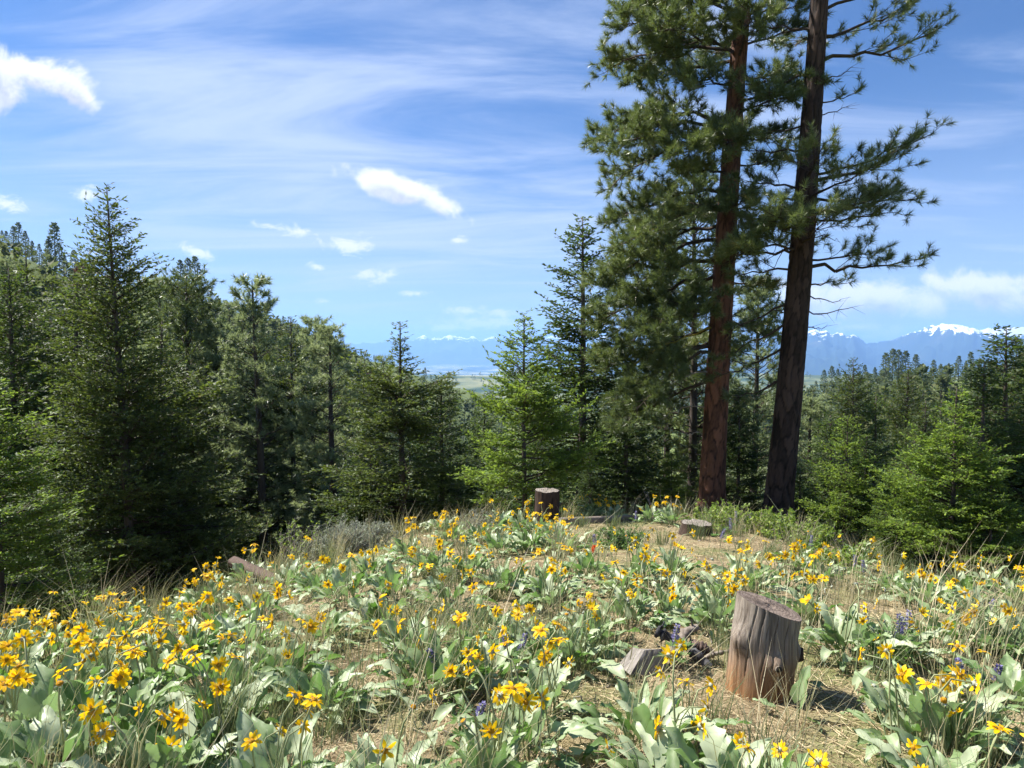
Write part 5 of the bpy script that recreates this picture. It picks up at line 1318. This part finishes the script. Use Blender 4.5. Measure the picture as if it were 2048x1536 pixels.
# ------------------------------------------------------------------ shrubs
def shrub(name, px, py, rad, hgt, label, mat, group, seed, n=260, leaf=(0.03, 0.02), wood='deadtwig', leaves=5, squash=0.7, at=None):
    g = at if at is not None else ground_px(px, py)
    rng = np.random.default_rng(seed)
    o = link(name, None, None, tuple(g)); tagit(o, label, 'shrub', group)
    m = max(14, n // 9)
    a = rng.random(m) * 6.283; el = 0.35 + 1.0 * rng.random(m)
    d = np.stack([np.cos(a) * np.cos(el), np.sin(a) * np.cos(el), np.sin(el)], 1) * np.array([rad, rad, hgt])
    base = np.stack([rng.normal(size=m) * rad * 0.25, rng.normal(size=m) * rad * 0.25, 0 * a - 0.03], 1)
    mid = base + d * 0.5 + rng.normal(size=(m, 3)) * 0.04; end = base + d * (0.8 + 0.3 * rng.random(m))[:, None] + rng.normal(size=(m, 3)) * 0.03
    mb = MB(); sticks(mb, base, mid, 0.007, 0.005, 0.6); sticks(mb, mid, end, 0.005, 0.002, 0.6)
    i = rng.integers(0, m, n); t = 0.25 + 0.75 * rng.random(n)
    p = np.where((t < 0.5)[:, None], base[i] + (mid - base)[i] * (t * 2)[:, None], mid[i] + (end - mid)[i] * (t * 2 - 1)[:, None])
    e = p + unit(rng.normal(size=(n, 3)) + UP * 0.7) * (0.05 + 0.09 * rng.random(n))[:, None] * max(0.6, hgt * 1.6)
    sticks(mb, p, e, 0.0025, 0.0012, 0.6)
    link('twigs', mb.mesh('twigs', M[wood]), o)
    if leaves:
        li = np.repeat(np.arange(n), leaves); q = p[li] + (e - p)[li] * rng.random((len(li), 1))
        mb = MB(); diamonds(mb, q, unit(rng.normal(size=(len(li), 3)) + UP * 0.5), leaf[0] * (0.7 + 0.6 * rng.random(len(li))), leaf[1], rng, np.clip(rng.normal(0.5, 0.25, len(li)), 0, 1), 0.5)
        link('foliage', mb.mesh('foliage', M[mat]), o)
SG = 'grey sagebrush at the meadow edge'; SN = 'green leafy shrubs at the meadow edge'
shrub('sagebrush', 690, 1105, 0.42, 0.42, 'largest grey sagebrush at the left meadow edge, left of the dark stump', 'sage', SG, 31, 700, (0.030, 0.010), leaves=7)
shrub('sagebrush', 740, 1092, 0.36, 0.36, 'grey sagebrush adjoining the right of the largest sagebrush', 'sage', SG, 32, 560, (0.030, 0.010), leaves=7)
shrub('sagebrush', 640, 1115, 0.30, 0.26, 'low grey sagebrush under the leafy twigs at the left edge', 'sage', SG, 33, 380, (0.03, 0.010), leaves=6)
shrub('sagebrush', 960, 1060, 0.42, 0.30, 'grey sagebrush left of the dark stump', 'sage', SG, 34, 480, (0.03, 0.010), leaves=5)
shrub('sagebrush', 800, 1066, 0.36, 0.30, 'small grey sagebrush between the large one and the dark stump', 'sage', SG, 35, 420, (0.03, 0.010), leaves=6)
shrub('leafy_shrub', 555, 1135, 0.50, 0.55, 'thin twiggy shrub with yellow green leaves behind the log end', 'shrub', SN, 36, 260, (0.035, 0.022), leaves=3)
shrub('leafy_shrub', 600, 1125, 0.45, 0.60, 'taller twiggy shrub with sparse leaves left of the largest sagebrush', 'shrub', SN, 37, 240, (0.035, 0.022), leaves=2)
shrub('leafy_shrub', 1470, 1060, 0.55, 0.42, 'bright green shrub in front of the red trunked pine', 'shrub', SN, 38, 420, (0.045, 0.030), leaves=5)
shrub('leafy_shrub', 1545, 1072, 0.60, 0.40, 'bright green shrub in front of the dark leaning pine', 'shrub', SN, 39, 460, (0.045, 0.030), leaves=5)
shrub('leafy_shrub', 1605, 1095, 0.50, 0.36, 'bright green shrub right of the dark leaning pine', 'shrub', SN, 40, 400, (0.045, 0.030), leaves=5)
shrub('leafy_shrub', 1430, 1048, 0.40, 0.34, 'small green shrub against the foot of the red trunked pine', 'shrub', SN, 41, 300, (0.045, 0.03), leaves=5)
shrub('leafy_shrub', 1240, 1095, 0.32, 0.24, 'low round green shrub alone on the dry grass below the dark stump', 'herb', SN, 42, 420, (0.04, 0.018), leaves=6)
shrub('leafy_shrub', 1660, 1130, 0.36, 0.26, 'low green shrub at the right end of the shrub row', 'shrub', SN, 43, 260, (0.045, 0.03), leaves=5)
shrub('dead_brush', 590, 1128, 0.60, 0.30, 'tangle of bare grey branches behind the log end at the left', 'shrub', None, 44, 120, leaves=0)
shrub('dead_brush', 1325, 1035, 0.40, 0.50, 'bare pale twigs at the foot of the small fresh green fir', 'shrub', None, 45, 90, leaves=0)

# ------------------------------------------------------------------ grass and litter (nobody could count it)
PX = np.array([p[1] for p in PLANTS]); PY_ = np.array([p[2] for p in PLANTS]); PRD = np.array([p[3] for p in PLANTS])
BARE = [(sb[0] + 0.05, sb[1] - 0.22, 0.42)] + [(*gpt(px_, py_)[:2], r_) for px_, py_, r_ in ((1600, 1440, 0.42), (1680, 1400, 0.3), (860, 1450, 0.36), (960, 1440, 0.3), (1150, 1450, 0.2), (1330, 1110, 0.8), (1230, 1130, 0.5), (1400, 1120, 0.5), (1950, 1440, 0.3), (720, 1240, 0.3), (1010, 1130, 0.3), (1490, 1150, 0.3), (1740, 1400, 0.25))]
def bare_mask(x, y):
    m_ = np.zeros(len(x), bool)
    for bx, by, br in BARE: m_ |= np.hypot(x - bx, y - by) < br
    return m_
def meadow_points(n, rng, y0=0.9, y1=15, bias=1.5):
    out_ = []
    while sum(len(o_) for o_ in out_) < n:
        y = y0 + (y1 - y0) * rng.random(n) ** bias; x = (rng.random(n) * 2 - 1) * (y * 0.80 + 0.8)
        z = H(x, y)
        ok = (z > -2.1 - 0.02 * y)
        out_.append(np.stack([x, y, z], 1)[ok])
    return np.concatenate(out_)[:n]
def blades(mb, B, hgt, wd, lean_dir, lean, rng, tint):
    n = len(B); tip = B + UP * hgt[:, None] + lean_dir * (hgt * lean)[:, None]
    mid = B + UP * (hgt * 0.58)[:, None] + lean_dir * (hgt * lean * 0.30)[:, None]
    S = unit(np.stack([rng.normal(size=n), rng.normal(size=n), 0 * hgt], 1)) * (wd * 0.5)[:, None]
    v = np.stack([B + S, B - S, mid + S * 0.75, mid - S * 0.75, tip], 1).reshape(-1, 3)
    b = np.arange(n)[:, None] * 5
    mb.add(v, b + np.array([[2, 3, 4]]), b + np.array([[0, 1, 3, 2]]), np.repeat(tint, 5))
def grass(name, ntuft, per, h0, h1, tint0, tint1, label, seed, spread=0.05, thr=-9, wd=0.0035, lean0=0.5, noise_s=0.7, y1=15, mat='grass', bias=1.5):
    rng = np.random.default_rng(seed)
    C_ = meadow_points(ntuft * 3, rng, 0.9, y1, bias)
    C_ = C_[~bare_mask(C_[:, 0], C_[:, 1]) | (rng.random(len(C_)) < 0.12)]
    C_ = C_[fbm(C_[:, 0] * noise_s + seed, C_[:, 1] * noise_s, 3) > thr][:ntuft]
    i = np.repeat(np.arange(len(C_)), per); n = len(i)
    B = C_[i].copy(); B[:, :2] += rng.normal(size=(n, 2)) * spread; B[:, 2] = H(B[:, 0], B[:, 1]) - 0.01
    sc = (0.6 + 0.7 * rng.random(len(C_)))[i]
    hgt = (h0 + (h1 - h0) * rng.random(n)) * sc
    az = rng.normal(0.2, 1.4, n); d = np.stack([np.cos(az), np.sin(az), 0 * az], 1)
    # spread away from tuft centre as well
    d = unit(d + unit(np.concatenate([B[:, :2] - C_[i][:, :2], np.zeros((n, 1))], 1)) * 0.9)
    tint = np.clip(tint0 + (tint1 - tint0) * rng.random(n) + 0.12 * rng.normal(size=len(C_))[i], 0, 1)
    mb = MB(); blades(mb, B, hgt, wd * (0.7 + 0.6 * rng.random(n)) * (1 + B[:, 1] * 0.10), d, lean0 * (0.3 + 1.2 * rng.random(n)), rng, tint)
    return tagit(link(name, mb.mesh(name, M[mat])), label, 'grass', None, 'stuff')
grass('bunch_grass', 230, 64, 0.12, 0.30, 0.10, 0.50, 'grey green bunches of fine grass between the flower clumps', 1, 0.05, -0.05)
grass('short_grass', 2600, 13, 0.02, 0.08, 0.05, 0.62, 'short green growth over the meadow soil', 2, 0.09, 0.02, 0.004, 0.7)
grass('dry_grass', 300, 24, 0.20, 0.46, 0.70, 1.0, 'tall straw coloured dry grass stems', 3, 0.06, 0.0, 0.0028, 0.45)
grass('dry_grass', 70, 40, 0.30, 0.62, 0.62, 1.0, 'long pale grass leaning over the right meadow edge', 6, 0.10, -9, 0.003, 0.7)
rng = np.random.default_rng(9)
n = 95000
B = meadow_points(n, rng, 0.9, 14, 1.6); B[:, 2] += 0.004 + 0.014 * rng.random(n)
az = rng.random(n) * 6.283; d = unit(np.stack([np.cos(az), np.sin(az), rng.normal(size=n) * 0.10], 1))
mb = MB(); needles(mb, B, d, 0.05 + 0.11 * rng.random(n), 0.0045, rng, np.clip(rng.normal(0.5, 0.25, n), 0, 1))
tagit(link('grass_litter', mb.mesh('grass_litter', M['straw'])), 'dead straw and needles lying on the soil', 'litter', None, 'stuff')

n = 420
B = meadow_points(n, rng, 1.2, 13, 1.4); B[:, 2] += 0.006
az = rng.random(n) * 6.283; d = unit(np.stack([np.cos(az), np.sin(az), rng.normal(size=n) * 0.12], 1)); ln = (0.05 + 0.22 * rng.random(n) ** 2)[:, None]
mb = MB(); mid = B + d * ln * 0.5 + rng.normal(size=(n, 3)) * 0.008
sticks(mb, B, mid, 0.005, 0.0045, rng.random(n)); sticks(mb, mid, B + d * ln + rng.normal(size=(n, 3)) * 0.01, 0.0045, 0.003, rng.random(n))
tagit(link('twig_litter', mb.mesh('twig_litter', M['deadtwig'])), 'small dead twigs strewn over the soil', 'litter', None, 'stuff')

# ------------------------------------------------------------------ labels that single out each clump
MARKS = [('the near grey stump', sb), ('the grey driftwood', gpt(1330, 1330)), ('the dark stump', np.array(STUMP2.location)), ('the low wide stump', np.array(STUMP3.location)), ('the log end at the left edge', gpt(500, 1150)),
         ('the largest sagebrush', gpt(690, 1105)), ('the dark leaning pine', b2), ('the lower left picture corner', gpt(20, 1530)), ('the lower right picture corner', gpt(2030, 1530)), ('the middle of the bottom edge', gpt(1000, 1530)),
         ('the left picture edge halfway down the meadow', gpt(10, 1270)), ('the right picture edge below the firs', gpt(2030, 1200)), ('the middle of the meadow', gpt(900, 1260)), ('the tall purple lupine trio', gpt(1800, 1330))]
NUM = ['no', 'one', 'two', 'three', 'four', 'five', 'six', 'seven', 'eight', 'nine', 'ten', 'eleven', 'twelve', 'thirteen', 'fourteen']
near_of = {}
for p in PLANTS:
    d = [math.hypot(p[1] - m_[1][0], p[2] - m_[1][1]) for m_ in MARKS]
    k = int(np.argmin(d)); near_of.setdefault(k, []).append((d[k], p))
for k, lst in near_of.items():
    lst.sort(key=lambda t_: t_[0])
    for i, (dd, p) in enumerate(lst):
        rank = '' if i == 0 else ORD[i] + ' '
        fl = 'with ' + NUM[p[4]] + ' yellow flower' + ('' if p[4] == 1 else 's') if p[4] else 'without flowers'
        tagit(p[0], 'balsamroot %s, %snearest to %s' % (fl, rank, MARKS[k][0]), 'flower plant', 'yellow flowering balsamroot clumps')
